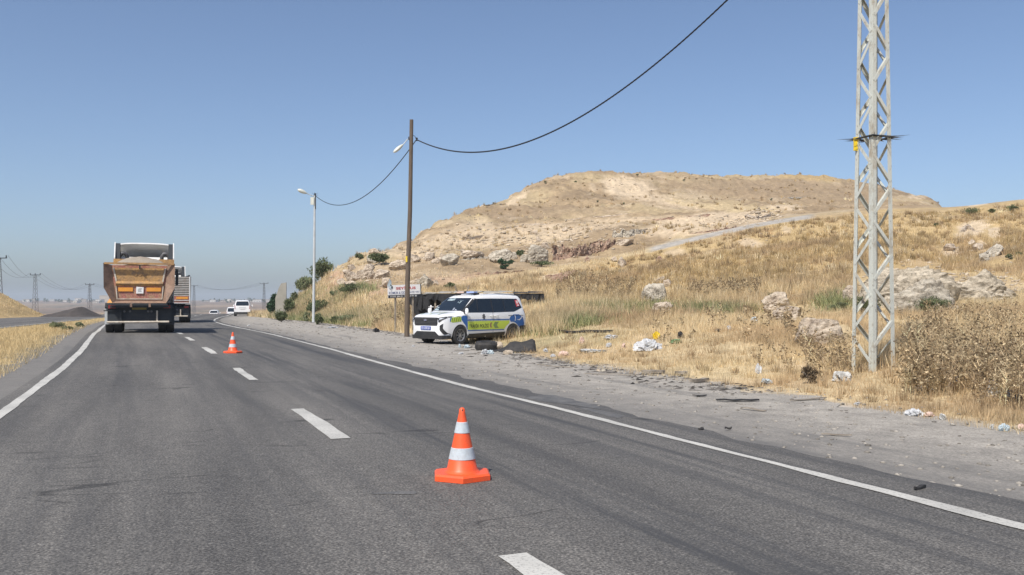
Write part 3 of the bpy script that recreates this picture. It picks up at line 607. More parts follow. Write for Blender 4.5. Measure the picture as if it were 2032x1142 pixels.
def make_van(loc, rz, label, group=None, name='van', livery=True, cat='van'):
    R = empty(name, loc, rz, label, cat, group); body = link('body', VAN_ME if livery else VAN_ME.copy(), M['white_paint'], R, .55)
    d = lambda n, p, s, m, par=R, off=.004, maxe=.08, faces=None: drape(n, p, s, VB, m, par, off, maxe, faces)
    for y in (1.34, -1.41):
        for s in (-1, 1): wheel_parts(R, s * .80, y, .325, .205)
    MB().box(-.66, .66, -1.9, 1.9, .19, .5).build('underbody', M['chassis'], R)
    # glass
    ws = [(-.76, 1.16), (.76, 1.16), (.70, 1.42), (.625, 1.615), (-.625, 1.615), (-.70, 1.42)]; wind = d('windscreen', ws, 'front', M['glass'], off=.006)
    for s in ('left', 'right'):
        d('front_window', [(1.12, 1.10), (.98, 1.20), (.52, 1.52), (.36, 1.59), (-.34, 1.60), (-.34, 1.10)], s, M['glass'])
        d('rear_window', [(-.38, 1.10), (-.38, 1.60), (-1.80, 1.595), (-2.0, 1.27), (-1.84, 1.22), (-1.50, 1.12)], s, M['glass'])
        d('a_pillar', [(1.10, 1.10), (1.18, 1.15), (.50, 1.60), (.36, 1.60), (.52, 1.50)], s, M['black_plastic'], off=.004)
        d('b_pillar', rect(-.39, -.33, 1.10, 1.60), s, M['black_plastic'], off=.005)
        d('pillar', [(.42, 1.14), (.455, 1.14), (.36, 1.585), (.33, 1.585)], s, M['black_plastic'], off=.007); d('pillar', rect(-1.02, -.99, 1.13, 1.59), s, M['black_plastic'], off=.007)
        # cladding
        d('sill', [(.95, .22), (-.94, .22), (-.98, .40), (.98, .36)], s, M['black_plastic'], off=.012)
        d('rear_corner', [(-1.76, .30), (-2.16, .34), (-2.17, .62), (-1.78, .60)], s, M['black_plastic'], off=.010)
        d('panel_gap', rect(-.335, -.322, .40, 1.10), s, M['grey_plastic'], off=.003); d('panel_gap', rect(1.0, 1.012, .72, 1.06), s, M['grey_plastic'], off=.003)
        d('slide_rail', rect(-2.0, -1.15, .975, .992), s, M['black_plastic'], off=.006)
        for y in (-.26, -.50):
            loc_, n_, _, _ = VB.ray_cast(Vector((-3 if s == 'left' else 3, y, .98)), Vector((1 if s == 'left' else -1, 0, 0))); x = loc_.x; q = -1 if s == 'left' else 1
            MB().tube([(x, y + .09, .985), (x + q * .035, y + .06, .99), (x + q * .035, y - .06, .99), (x, y - .09, .985)], .016, 6).build('door_handle', M['white_paint'], R, .8)
    for s in (-1, 1):
        mr = MB(); mr.box(min(s * .84, s * .97), max(s * .84, s * .97), 1.10, 1.14, 1.07, 1.11)
        o = mr.build('mirror', M['black_plastic'], R)
        hs = MB().lathe([(.0, -.14), (.07, -.12), (.095, -.04), (.095, .06), (.06, .13), (0, .14)], 14, Matrix.Translation((s * .99, 1.12, 1.15)) @ Matrix.Scale(.8, 4) @ Matrix.Scale(.62, 4, (0, 1, 0)))
        hs.build('mirror_shell', M['white_paint'], o, .8)
    # front
    d('grille', [(-.57, .66), (.57, .66), (.61, .72), (.60, .94), (-.60, .94), (-.61, .72)], 'front', M['black_plastic'], off=.01)
    gb = MB()
    for k in range(5): gb.box(-.56, .56, 2.192, 2.205, .70 + k * .048, .713 + k * .048)
    gb.build('grille_bars', M['grey_plastic'], R)
    for s in (-1, 1):
        d('headlight', [(s * .60, .93), (s * .63, .80), (s * .70, .77), (s * .80, .87), (s * .885, .98), (s * .78, .965)], 'front', M['black_plastic'], off=.012)
        d('headlight_lens', [(s * .67, .90), (s * .69, .86), (s * .77, .90), (s * .80, .93)], 'front', M['light_clear'], off=.018)
        d('daytime_lamp', [(s * .625, .78), (s * .645, .76), (s * .655, .84), (s * .635, .85)], 'front', M['light_clear'], off=.016)
        d('air_inlet', [(s * .70, .66), (s * .80, .74), (s * .79, .58), (s * .865, .36), (s * .80, .36), (s * .70, .52)], 'front', M['black_plastic'], off=.012)
    d('lower_grille', [(-.62, .30), (.62, .30), (.66, .33), (.48, .46), (-.48, .46), (-.66, .33)], 'front', M['black_plastic'], off=.008)
    lip = [(-.87, 1.78), (-.87, 1.98), (-.79, 2.13), (-.64, 2.22), (.64, 2.22), (.79, 2.13), (.87, 1.98), (.87, 1.78)]
    lb = MB(); n = len(lip); lb.add([(x, y, .20) for x, y in lip] + [(x * 1.012, y + .01, .325) for x, y in lip], [tuple(range(n))[::-1], tuple(range(n, 2 * n))] + [(i, (i + 1) % n, (i + 1) % n + n, i + n) for i in range(n)])
    lb.build('front_lip', M['black_plastic'], R)
    em = MB().lathe([(.085, 0), (.085, .012), (.078, .02), (0, .02)], 28, Matrix.Translation((0, 2.205, .85)) @ Matrix.Rotation(math.radians(-90), 4, 'X') @ Matrix.Scale(.45, 4, (0, 1, 0))).build('emblem', M['chrome'], R, .6)
    pl = MB().box(-.26, .26, 2.19, 2.205, .515, .63).build('number_plate', M['plate_blue'] if livery else M['print_white'], R)
    MB().box(-.86, .86, -2.235, -2.0, .27, .47).build('rear_bumper', M['black_plastic'], R)
    # rear face
    d('rear_glass', [(-.66, 1.16), (.66, 1.16), (.68, 1.3), (.60, 1.63), (-.60, 1.63), (-.68, 1.3)], 'rear', M['glass'])
    for s in (-1, 1): d('tail_light', [(s * .735, .78), (s * .80, .78), (s * .80, 1.22), (s * .745, 1.22)], 'rear', M['light_red'], off=.012)
    MB().box(-.26, .26, -2.225, -2.19, .78, .90).build('rear_plate', M['print_white'], R); MB().box(-.36, .36, -2.215, -2.19, .93, .955).build('plate_light_bar', M['grey_plastic'], R)
    if not livery: return R
    vs, fs = fit_text('Ford', .11, .038, .02)
    me = bpy.data.meshes.new('emblem_script'); me.from_pydata([(-x, 2.2275, .85 + y) for x, y in vs], [], fs); link('emblem_script', me, M['plate_blue'], em)
    vs, fs = fit_text('73 A 00124', .44, .075, .015)
    me = bpy.data.meshes.new('plate_text'); me.from_pydata([(-x, 2.2085, .572 + y) for x, y in vs], [], fs); link('plate_text', me, M['print_white'], pl)
    # pale things behind the windscreen
    d('sun_visor', [(.06, 1.52), (.46, 1.52), (.44, 1.595), (.08, 1.595)], 'front', M['pale_print'], wind, .006)
    d('mirror_glass', [(-.42, 1.43), (-.18, 1.43), (-.20, 1.53), (-.39, 1.53)], 'front', M['pale_print'], wind, .006)
    d('dashboard_paper', [(-.58, 1.17), (-.34, 1.17), (-.26, 1.26), (-.32, 1.27)], 'front', M['light_clear'], wind, .006)
    d('dashboard_paper', [(.42, 1.17), (.70, 1.17), (.60, 1.29), (.52, 1.29)], 'front', M['pale_print'], wind, .006)
    # police livery, flat print on the paint
    for s in ('left', 'right'):
        d('lime_band', [(.98, .50), (-.92, .50), (-1.02, .60), (-1.20, .71), (-1.22, .80), (.98, .80)], s, M['lime'], body, .004)
        d('blue_stripe', [(1.0, .82), (-1.20, .82), (-1.20, .86), (1.0, .86)], s, M['blue'], body, .005); d('blue_stripe', [(.97, .455), (-.90, .455), (-.93, .49), (.98, .49)], s, M['blue'], body, .005)
        d('blue_patch', [(1.0, .50), (.99, .95), (1.05, 1.0), (1.20, 1.0), (1.30, .96), (1.30, .86), (1.22, .78), (1.10, .66)], s, M['blue'], body, .0055)
        arch = [(-1.35 + .43 * math.cos(a), .325 + .43 * math.sin(a)) for a in np.radians(np.arange(70, 170, 12))][::-1]
        d('blue_patch', [(-1.98, .46), (-1.80, .50), (-1.74, .62)] + [(-1.35 - .43 * math.cos(a), .325 + .43 * math.sin(a)) for a in np.radians(np.arange(40, 110, 12))] + [(-1.20, .86), (-1.28, .95), (-1.45, 1.02), (-1.75, 1.02), (-1.98, .90), (-2.05, .70)], s, M['blue'], body, .0055)
        d('swoosh', [(-1.50, .78), (-1.53, .78), (-1.56, .92), (-1.52, 1.0), (-1.50, 1.0), (-1.53, .90)], s, M['print_white'], body, .007)
        d('swoosh', [(-1.60, .84), (-1.75, .80), (-1.88, .86), (-1.92, .96), (-1.90, .96), (-1.84, .88), (-1.74, .83)], s, M['print_white'], body, .007)
        d('fender_stripes', [(1.30, .80), (1.30, .96), (1.74, .945), (1.80, .80), (1.72, .76)], s, M['lime'], body, .0045)
        for k in range(5): d('fender_stripe', [(1.34 + k * .085, .80 - .004 * k), (1.375 + k * .085, .80 - .004 * k), (1.405 + k * .085, .955 - .006 * k), (1.37 + k * .085, .955 - .006 * k)], s, M['stripe_green'], body, .006)
        d('blue_stripe', [(1.74, .945), (1.80, .80), (1.84, .78), (1.83, .88), (1.79, .95)], s, M['blue'], body, .0055)
        q = -1 if s == 'left' else 1
        vs, fs = fit_text('TRAFİK POLİSİ', 1.0, .155, .012); d('lettering', [(.42 + q * x, .645 + y) for x, y in vs], s, M['print_black'], body, .0075, 0, fs)
        d('chevron', [(-.42, .54), (-.62, .54), (-.52, .65), (-.62, .76), (-.42, .76), (-.32, .65)], s, M['print_grey'], body, .006)
        d('chevron', [(-.18, .56), (-.27, .56), (-.22, .65), (-.27, .74), (-.18, .74), (-.13, .65)], s, M['rust_yellow'], body, .006)
        bd = d('badge', [(.16 + .075 * math.cos(a) * (1.25 if k % 2 else .8), .955 + .085 * math.sin(a) * (1.25 if k % 2 else .8)) for k, a in enumerate(np.linspace(0, 2 * math.pi, 15)[:-1])], s, M['grey_plastic'], body, .006)
        st = d('window_sticker', rect(-1.93, -1.74, 1.32, 1.545) if False else [(-1.68, 1.30), (-1.88, 1.33), (-1.84, 1.55), (-1.66, 1.55)], s, M['print_red'], body, .007)
        for yy, zz in ((-1.77, 1.50), (-1.77, 1.44), (-1.79, 1.355)): d('sticker_print', rect(yy - .055, yy + .055, zz - .018, zz + .018), s, M['print_white'], body, .010)
    for x, mt in ((-.50, M['blue']), (-.44, M['lime']), (-.06, M['stripe_green']), (.0, M['lime']), (.42, M['blue']), (.48, M['lime'])):
        d('bonnet_stripe', [(x - .014, 2.04), (x + .016, 2.04), (x * .8 + .07, 1.42), (x * .8 + .045, 1.42)], 'top', mt, body, .005)
    # roof light bar
    lb = MB().box(-.46, .46, .05, .22, 1.775, 1.795).build('light_bar', M['black_plastic'], R)
    MB().box(-.45, -.06, .04, .23, 1.797, 1.855).build('blue_lamp', M['light_blue'], lb); MB().box(.06, .45, .04, .23, 1.797, 1.855).build('red_lamp', M['bag_pink'], lb); MB().box(-.06, .06, .03, .24, 1.797, 1.87).build('speaker_box', M['black_plastic'], lb)
    for x in (-.48, .48): MB().box(x - .02, x + .02, .0, .27, 1.72, 1.80).build('bar_foot', M['black_plastic'], lb)
    MB().tube([(-.42, .35, 1.74), (-.20, -.55, 1.86)], .012, 5).build('antenna', M['black_plastic'], R)
    for s in (-1, 1): MB().tube([(s * .62, .10, 1.735), (s * .63, -.8, 1.80), (s * .62, -1.75, 1.765)], .012, 5).build('roof_rail', M['white_paint'], R)
    MB().box(-.84, -.80, -1.80, -1.74, .12, .42).build('mud_flap', M['black_plastic'], R)
    return R
x, y, z = at(932, 33.0)
make_van((x, y, -1.4 + float(zroad(x, y)) + CAMH + .012), math.radians(136), 'white traffic police van with lime and blue stripes, parked on the gravel shoulder', name='police_van')
PV = [o for o in COL.objects if o.name == 'police_van'][0]; PV.scale = (1, .955, 1)
x, y, z = at(482, 101); make_van((x, y, z), math.radians(15), 'white minivan driving away, nearest of the distant vehicles at the bend', name='minivan', livery=False, cat='minivan')
x, y, z = at(426, 150); o = make_van((x, y, z), math.radians(14), 'small white car half hidden by the crest of the road', name='car', livery=False, cat='car'); o.scale = (.86, 1, .80)
x, y, z = at(462, 160); o = make_van((x, y, z), math.radians(14), 'tall white panel van half hidden behind the white minivan', name='panel_van', livery=False, cat='panel van'); o.scale = (1.1, 1.2, 1.35)

# ------------------------------------------------------------------ tipper lorries
def truck_wheel(R, x0, x1, y, r=.50):
    sgn = 1 if x1 > 0 else -1; xm = (x0 + x1) / 2; h = abs(x1 - x0) / 2; T = Matrix.Translation((xm, y, r)) @ Matrix.Rotation(math.radians(90 * sgn), 4, 'Y')
    ty = MB().lathe([(r * .55, -h), (r * .95, -h), (r, -h * .9), (r, -h * .1), (r * .9, -h * .05), (r * .9, h * .05), (r, h * .1), (r, h * .9), (r * .95, h), (r * .55, h)], 28, T, False).build('wheel', M['rubber'], R, .6)
    MB().lathe([(r * .54, h * .9), (r * .45, h * .2), (r * .2, h * .3), (0, h * .35)], 20, T, False).build('rim', M['rust_grey'], ty, .6)
def make_truck(loc, rz, label, style):
    R = empty('tipper_truck', loc, rz, label, 'tipper truck')
    V = lambda n, mb, m, par=R, sm=None: mb.build(n, m, par, sm)
    W = 1.26
    V('chassis', MB().box(-.45, .45, .35, 8.3, .75, 1.05).box(-1.1, 1.1, .5, .7, .62, 1.12).box(-1.15, 1.15, .30, .42, .42, .98).box(-.9, .9, .6, 7, .95, 1.12), M['chassis'])
    for y in (1.0, 2.4, 5.6, 7.2):
        for s in (-1, 1):
            if y < 5: truck_wheel(R, s * .66, s * 1.24, y)
            else: truck_wheel(R, s * .94, s * 1.24, y)
    for s in (-1, 1): V('mud_flap', MB().box(s * .95 - .3, s * .95 + .3, .38, .40, .30 if s > 0 else .34, .98), M['pole_grey'] if s < 0 and style == 'rust' else M['chassis'])
    for s in (-1, 1): V('mudguard', MB().prismx([(.35, .95), (.55, 1.12), (2.9, 1.12), (3.1, .95), (3.1, 1.0), (2.92, 1.16), (.53, 1.16), (.31, 1.0)], s * 1.24, s * .62), M['chassis'])
    V('bumper_bar', MB().tube([(-1.16, .18, .42), (1.06, .18, .42)], .045, 10), M['pale_metal'], R, 1.0)
    for x in (-.68, .62): V('bumper_bracket', MB().box(x - .03, x + .03, .18, .32, .42, .86), M['pale_metal'] if x > 0 else M['chassis'])
    for s in (-1, 1):
        lt = V('light_cluster', MB().box(s * .98 - .2, s * .98 + .2, .22, .29, .92, 1.10), M['chassis']); V('tail_lamp', MB().box(s * .98 - .13, s * .98 + .13, .20, .219, .95, 1.07), M['light_red'], lt)
    V('light_bar', MB().box(-1.28, -.72, .24, .28, .84, .88), M['chassis'])
    V('number_plate', MB().box(-.28, .24, .27, .285, .90, 1.04), M['plate_yellow'])
    for x in (-.55, -.35, .30, .42): V('marker_lamp', MB().lathe([(.045, 0), (.045, .02), (0, .025)], 12, Matrix.Translation((x, .28, .83)) @ Matrix.Rotation(math.radians(90), 4, 'X')), M['grey_plastic'])
    # cab
    y0 = 6.35
    V('cab', MB().prismx([(y0, 1.0), (y0, 3.02), (y0 + .25, 3.22), (y0 + 1.7, 3.18), (y0 + 2.15, 2.3), (y0 + 2.25, .75), (y0 + .2, .75)], -1.22, 1.22), M['truck_white'], R, .4)
    for x in (-.30, .26): V('rear_window', MB().box(x - .24, x + .24, y0 - .012, y0 + .01, 2.86, 3.03), M['glass'])
    df = MB(); n = 12
    for k in range(n + 1):
        t = k / n; x = -1.22 + 2.44 * t; cz = .10 * (1 - (2 * t - 1) ** 4)
        df.v += [(x, y0 + .12, 3.70 + cz), (x, y0 + .14, 3.76 + cz), (x, y0 + 1.75, 3.24 + cz * .3), (x, y0 + 1.75, 3.20 + cz * .3)]
    for k in range(n):
        a = k * 4; b = a + 4
        for i in range(4): df.f.append((a + i, a + (i + 1) % 4, b + (i + 1) % 4, b + i))
    V('roof_deflector', df, M['truck_white'], R, .7)
    for s in (-1, 1):
        V('side_fairing', MB().prismx([(y0 - .55, 1.15), (y0 - .55, 3.15), (y0 - .12, 3.85), (y0 + .2, 3.85), (y0 + .2, 3.22), (y0 + .05, 3.1), (y0 + .05, 1.15)], s * 1.235, s * 1.19), M['truck_white'])
        V('side_fairing_inner', MB().prismx([(y0 - .45, 3.1), (y0 - .15, 3.80), (y0 + .1, 3.80), (y0 + .1, 3.1)], s * 1.185, s * 1.00), M['chassis'])
        a = [(s * .72, y0 - .15, 2.9), (s * .72, y0 - .17, 3.22), (s * .80, y0 - .2, 3.36), (s * .93, y0 - .2, 3.36), (s * 1.03, y0 - .2, 3.2), (s * 1.04, y0 - .2, 2.7)]
        V('intake_pipe', MB().tube(a, .085, 12), M['grey_plastic'], R, 1.0)
        V('mirror', MB().box(s * 1.36 - .06, s * 1.36 + .06, 8.0, 8.25, 2.0, 2.75).box(min(s * 1.2, s * 1.33), max(s * 1.2, s * 1.33), 8.1, 8.14, 2.6, 2.64), M['black_plastic'])
    if style == 'rust':
        outer = [(-1.27, 2.68), (-1.26, 1.74), (-.95, 1.15), (.95, 1.15), (1.26, 1.74), (1.27, 2.68)]
        inner = [(-.98, 2.60), (-.93, 1.95), (-.80, 1.26), (.80, 1.26), (.93, 1.95), (.98, 2.60)]
        sh = MB(); n = 6; a = [(x, 0, z) for x, z in outer]; b = [(x, 5.7, z) for x, z in outer]; c = [(x * .97, .02, z + (.03 if z < 1.3 else 0)) for x, z in outer]; e = [(x * .97, 5.7, z + (.03 if z < 1.3 else 0)) for x, z in outer]
        sh.add(a + b + c + e, [(i, i + 1, i + 1 + n, i + n) for i in range(n - 1)] + [(i + 2 * n, i + 3 * n, i + 1 + 3 * n, i + 1 + 2 * n) for i in range(n - 1)] + [(0, n, 3 * n, 2 * n), (n - 1, 3 * n - 1, 4 * n - 1, 2 * n - 1)] + [(i, i + 2 * n, i + 1 + 2 * n, i + 1) for i in range(n - 1)])
        V('tipper_body', sh, M['rust_grey'])
        rg = MB(); a = [(x, -.03, z) for x, z in outer]; b = [(x, .20, z) for x, z in inner]; rg.add(a + b, [(i, i + 1, i + 1 + n, i + n) for i in range(n - 1)]); V('flared_frame', rg, M['rust_grey'])
        tg = MB(); tg.add([(x, .19, z) for x, z in inner] + [(x, .26, z) for x, z in inner], [tuple(range(6)), tuple(range(6, 12))[::-1]] + [(i, (i + 1) % 6, (i + 1) % 6 + 6, i + 6) for i in range(6)]); G = V('tailgate', tg, M['rust_red'])
        V('upper_panel', MB().prism([(-.88, 2.50), (-.80, 1.93), (.80, 1.93), (.88, 2.50)], .165, .188), M['rust_yellow'], G)
        V('cross_rib', MB().prismx([(.10, 1.90), (.14, 1.98), (.188, 2.0), (.188, 1.80), (.15, 1.82)], -.84, .84), M['rust_yellow'], G)
        for s in (-1, 1):
            V('edge_bar', MB().prism([(s * .96, 2.50), (s * .90, 2.50), (s * .78, 1.90), (s * .84, 1.90)], .14, .188), M['pale_metal'], G)
            V('reflector_plate', MB().box(min(s * .24, s * .76), max(s * .24, s * .76), .150, .188, 1.60, 1.75), M['reflect_orange'], G)
        V('frame_bar', MB().box(-.79, .79, .15, .188, 1.29, 1.33), M['pale_metal'], G); V('edge_bar', MB().prism([(.86, 1.80), (.82, 1.80), (.78, 1.29), (.82, 1.29)], .14, .188), M['pale_metal'], G); V('edge_bar', MB().prism([(-.86, 1.80), (-.82, 1.80), (-.78, 1.29), (-.82, 1.29)], .14, .188), M['pale_metal'], G)
        V('warning_sign', MB().prism([(-.13, 1.52), (.13, 1.52), (.14, 1.76), (-.12, 1.78)], .14, .187), M['print_white'], G)
        V('sign_mark', MB().prism([(-.06, 1.58), (.07, 1.60), (.03, 1.66), (.09, 1.72), (-.03, 1.73), (-.08, 1.66)], .134, .139), M['pole_grey'], G)
        tr = MB(); tr.box(-1.24, 1.24, -.045, .03, 2.63, 2.70); V('top_rail', tr, M['rust_yellow'])
        V('hinge_bar', MB().box(-1.0, 1.0, -.05, .03, 1.06, 1.14).box(-1.05, 1.05, .02, .30, .98, 1.05), M['chassis'])
        for x in (-.3, .36): V('latch', MB().box(x - .04, x + .04, -.07, -.045, 1.0, 1.14), M['rust_grey'])
        V('latch', MB().box(-.02, .03, -.02, .14, 2.46, 2.60), M['chassis'], G)
        # painted scroll on the gate
        sc = MB(); 
        for k in range(3): sc.tube([(-.22 + k * .16, .155, 2.24), (-.14 + k * .16, .155, 2.20), (-.08 + k * .16, .155, 2.27)], .016, 5)
        V('painted_scroll', sc, M['rust_yellow'], G)
        ld = MB(); nx, ny = 26, 40
        for j in range(ny + 1):
            for i in range(nx + 1):
                x = -1.20 + 2.40 * i / nx; yy = .28 + 5.3 * j / ny; e = (1 - abs(x / 1.2) ** 2.2); f_ = min(1, (j / ny) * 5) * min(1, (1 - j / ny) * 6)
                ld.v.append((x, yy, 2.50 + .48 * e * (.3 + .7 * f_) + float(fbm(np.array([x * 3.]), np.array([yy * 3.]), 33, 4)[0] - .5) * .10))
        for j in range(ny):
            for i in range(nx): q = j * (nx + 1) + i; ld.f.append((q, q + 1, q + nx + 2, q + nx + 1))
        tag(V('gravel_load', ld, M['load'], R, 3.2))
        V('headboard', MB().box(-1.2, 1.2, 5.6, 5.72, 2.55, 3.02).box(-1.24, -.75, 5.5, 5.62, 2.86, 3.08).box(.6, 1.24, 5.5, 5.62, 2.86, 3.08), M['rust_yellow'])
        V('toolbox', MB().box(1.05, 1.3, 3.3, 4.4, .6, 1.1), M['chassis'])
    else:
        V('tipper_body', MB().prism([(-1.22, 1.20), (1.22, 1.20), (1.25, 2.95), (-1.25, 2.95)], .10, 5.9), M['chassis'])
        for k in range(11):
            z = 1.72 + k * .115; V('slat', MB().box(-1.12, 1.12, .03, .095, z, z + .065), M['slat_white'])
        for s in (-1, 1): V('edge_bar', MB().box(min(s * 1.13, s * 1.2), max(s * 1.13, s * 1.2), .0, .095, 1.22, 2.95), M['truck_white'])
        V('lower_panel', MB().box(-1.12, 1.12, .04, .095, 1.24, 1.70), M['rust_red'])
        for s in (-1, 1): V('reflector_plate', MB().box(min(s * .35, s * 1.05), max(s * .35, s * 1.05), .01, .039, 1.52, 1.66), M['reflect_orange'])
        V('frame_bar', MB().box(-1.12, 1.12, .0, .039, 1.24, 1.29), M['truck_white']); V('frame_bar', MB().box(-1.12, 1.12, .0, .039, 1.41, 1.45), M['truck_white'])
        V('roll_cover', MB().tube([(-1.2, .4, 3.02), (-1.2, 5.6, 3.02)], .1, 8).tube([(1.15, .4, 3.0), (1.15, 5.6, 3.0)], .07, 8), M['chassis'])
    return R
x, y, z = at(277, 34.8); make_truck((x, y, -1.4 + float(zroad(x, y)) + CAMH + .02), math.radians(20.4), 'rusty orange tipper truck with white cab and a heaped gravel load', 'rust')
x, y, z = at(338, 57.6); make_truck((x, y, -1.4 + float(zroad(x, y)) + CAMH + .02), math.radians(23), 'dark tipper truck with a white slatted tailgate, ahead of the rusty one', 'slats')

# ------------------------------------------------------------------ traffic cones
def make_cone(loc, rz, label):
    R = empty('traffic_cone', loc, rz, label, 'traffic cone', 'traffic cones along the lane line')
    pl = [(.235 * math.cos(a), .235 * math.sin(a)) for a in np.radians(np.arange(0, 360, 60))]
    b = MB(); n = 6; b.add([(x, y, 0) for x, y in pl] + [(x, y, .040) for x, y in pl] + [(x * .93, y * .93, .055) for x, y in pl], [tuple(range(n))[::-1], tuple(range(2 * n, 3 * n))] + [(i + k, (i + 1) % n + k, (i + 1) % n + n + k, i + n + k) for k in (0, n) for i in range(n)])
    b.build('base', M['orange_cone'], R, .3)
    rr = lambda z: .118 - (z - .055) * (.118 - .020) / (.575 - .055)
    MB().lathe([(.135, .055), (.124, .066), (rr(.08), .08), (rr(.30), .30), (rr(.50), .50), (rr(.555), .555), (.021, .585), (.012, .597), (0, .60)], 40).build('body', M['orange_cone'], R, .7)
    for a, c in ((.165, .262), (.385, .478)): MB().lathe([(rr(a) + .001, a), (rr(a) + .0035, a + .002), (rr(c) + .0035, c - .002), (rr(c) + .001, c)], 40).build('reflective_band', M['cone_band'], R, .7)
    MB().box(-.022, -.016, -.006, .004, .555, .585).build('slot', M['print_black'], R)
    return R
x, y, z = at(917, 7.12); c0 = make_cone((x, y, .022), math.radians(95), 'orange traffic cone with two silver bands, nearest to the viewer')
c0.scale = (1.05, 1.05, .92); c1 = c0.copy(); COL.objects.link(c1); x, y, z = at(462, 24.2); c1.location = (x, y, -1.4 + float(zroad(x, y)) + CAMH + .022); c1.rotation_euler.z = 1.2; c1['label'] = 'distant orange traffic cone, the smaller one, beside the lane dashes'
for ch in c0.children: q = ch.copy(); COL.objects.link(q); q.parent = c1
# ------------------------------------------------------------------ poles, pylons, cables
x0_, y0_, z0_ = at(807, 37)
R = empty('utility_pole', (x0_, y0_, z0_ - .3), 0, 'weathered wooden pole with a street lamp, between the sign and the police van', 'utility pole')
top = Vector((-4.11 - x0_, .1, 8.86 - z0_ + .3)); lean = lambda z: top * (z / top.z)
MB().tube([(0, 0, -.5), lean(2.5) + Vector((-.02, 0, 0)), lean(5.5) + Vector((.02, 0, 0)), top], [.112, .100, .088, .076], 14).build('pole', M['wood_pole'], R, .9)
zl = 8.05 - z0_ + .3; b = lean(zl)
lm = MB().tube([b + Vector((-.07, 0, 0)), b + Vector((-.14, -.05, 0)), b + Vector((-.32, -.25, -.28))], .020, 8).build('lamp_arm', M['pole_grey'], R, 1)
d = Vector((-.62, -.35, -.62)).normalized(); T = Matrix.Translation(b + Vector((-.30, -.22, -.24))) @ d.to_track_quat('Z', 'Y').to_matrix().to_4x4()
MB().lathe([(.03, 0), (.07, .08), (.105, .20), (.115, .32), (.09, .46), (.045, .54), (0, .56)], 16, T @ Matrix.Scale(.7, 4, (0, 1, 0))).build('lamp_head', M['lamp'], R, 1)
MB().box(-.035, .035, -.10, -.09, -.12, .12, Matrix.Translation(lean(3.45 - z0_ + .0) + Vector((-.07, -.02, 0)))).build('tag_plate', M['yellow_tag'], R)
bk = MB().tube([b + Vector((.05, 0, .18)), b + Vector((.15, 0, .14)), b + Vector((.22, 0, .0))], .012, 6).tube([b + Vector((-.09, -.06, .1)), b + Vector((-.09, -.08, -.02))], .02, 6).build('cable_bracket', M['cable'], R)
MB().lathe([(.03, -.08), (.05, -.05), (.03, -.02), (.05, .02), (.03, .06)], 10, Matrix.Translation(b + Vector((.23, 0, .02)))).build('insulator', M['chassis'], R)
PA = Vector((x0_ + (b.x + .22), y0_ + b.y, z0_ - .3 + b.z))

x1_, y1_, z1_ = at(622, 60)
R = empty('street_lamp', (x1_, y1_, z1_ - .2), 0, 'slim pale metal street lamp pole further along the roadside', 'street lamp')
H = 8.45 - z1_ + .2
MB().tube([(0, 0, 0), (.05, 0, H * .5), (.08, 0, H)], [.10, .085, .06], 10).build('pole', M['pole_grey'], R, 1)
MB().tube([(.06, 0, H - .05), (-.25, -.1, H + .05), (-.45, -.2, H + .16)], .028, 6).build('lamp_arm', M['pole_grey'], R, 1)
T = Matrix.Translation((-.40, -.18, H + .12)) @ Vector((-.85, -.3, .36)).to_track_quat('Z', 'Y').to_matrix().to_4x4()
MB().lathe([(.04, 0), (.09, .12), (.13, .3), (.12, .5), (.05, .62), (0, .64)], 14, T).build('lamp_head', M['lamp'], R, 1)
MB().box(-.17, .05, -.12, -.06, H - .62, H - .12).build('junction_box', M['lamp'], R); MB().box(.06, .16, -.05, .05, H - .9, H + .15).build('bracket', M['chassis'], R)
sp = MB()
for k in range(9): a = k * .7; sp.tube([(.08, 0, H + .02), (.08 + .22 * math.cos(a), .22 * math.sin(a), H + .02 + .18 * math.sin(a * 1.7))], .008, 4)
sp.build('wire_ends', M['cable'], R)
PB = Vector((x1_ + .12, y1_, z1_ - .2 + H))

TX, TY = 6.61, 16.6; tz = gh(TX, TY)
R = empty('lattice_mast', (TX, TY, tz - .25), 0, 'pale grey painted steel lattice mast with a ring of anti-climb spikes, rising from dry thistles', 'lattice mast')
LEG = [Vector((-.34, .15, 0)), Vector((-.15, -.34, 0)), Vector((.34, -.15, 0)), Vector((.15, .34, 0))]; HT = 10.6
def lp(i, z): return LEG[i % 4] * (1.0 - .0445 * z) + Vector((.035 * (1 - z / 9) * 0, 0, z))
def angle_bar(mb, a, b, wd, nrm, th=.008):
    a = Vector(a); b = Vector(b); d = (b - a).normalized(); s = d.cross(nrm).normalized(); n = s.cross(d).normalized()
    for (u0, u1, v0, v1) in ((-wd / 2, wd / 2, 0, th), (-wd / 2, -wd / 2 + th, -wd * .8, 0)):
        vs = []
        for p in (a, b):
            for (u, v) in ((u0, v0), (u1, v0), (u1, v1), (u0, v1)): vs.append(p + s * u + n * v)
        mb.add(vs, [(0, 1, 2, 3), (7, 6, 5, 4), (0, 4, 5, 1), (1, 5, 6, 2), (2, 6, 7, 3), (3, 7, 4, 0)])
for i in range(4):
    mb = MB(); o = LEG[i].normalized(); e1 = (LEG[(i + 1) % 4] - LEG[i]).normalized(); e2 = (LEG[(i - 1) % 4] - LEG[i]).normalized()
    for e, q in ((e1, e2), (e2, e1)):
        vs = []
        for z in (0, HT):
            p = lp(i, z)
            for (u, v) in ((-.0, -.008), (.085, -.008), (.085, .001), (0, .001)): vs.append(p + e * u - q * (-v) if False else p + e * u + q * v)
        mb.add(vs, [(0, 1, 2, 3), (7, 6, 5, 4), (0, 4, 5, 1), (1, 5, 6, 2), (2, 6, 7, 3), (3, 7, 4, 0)])
    mb.build('leg', M['pylon'], R)
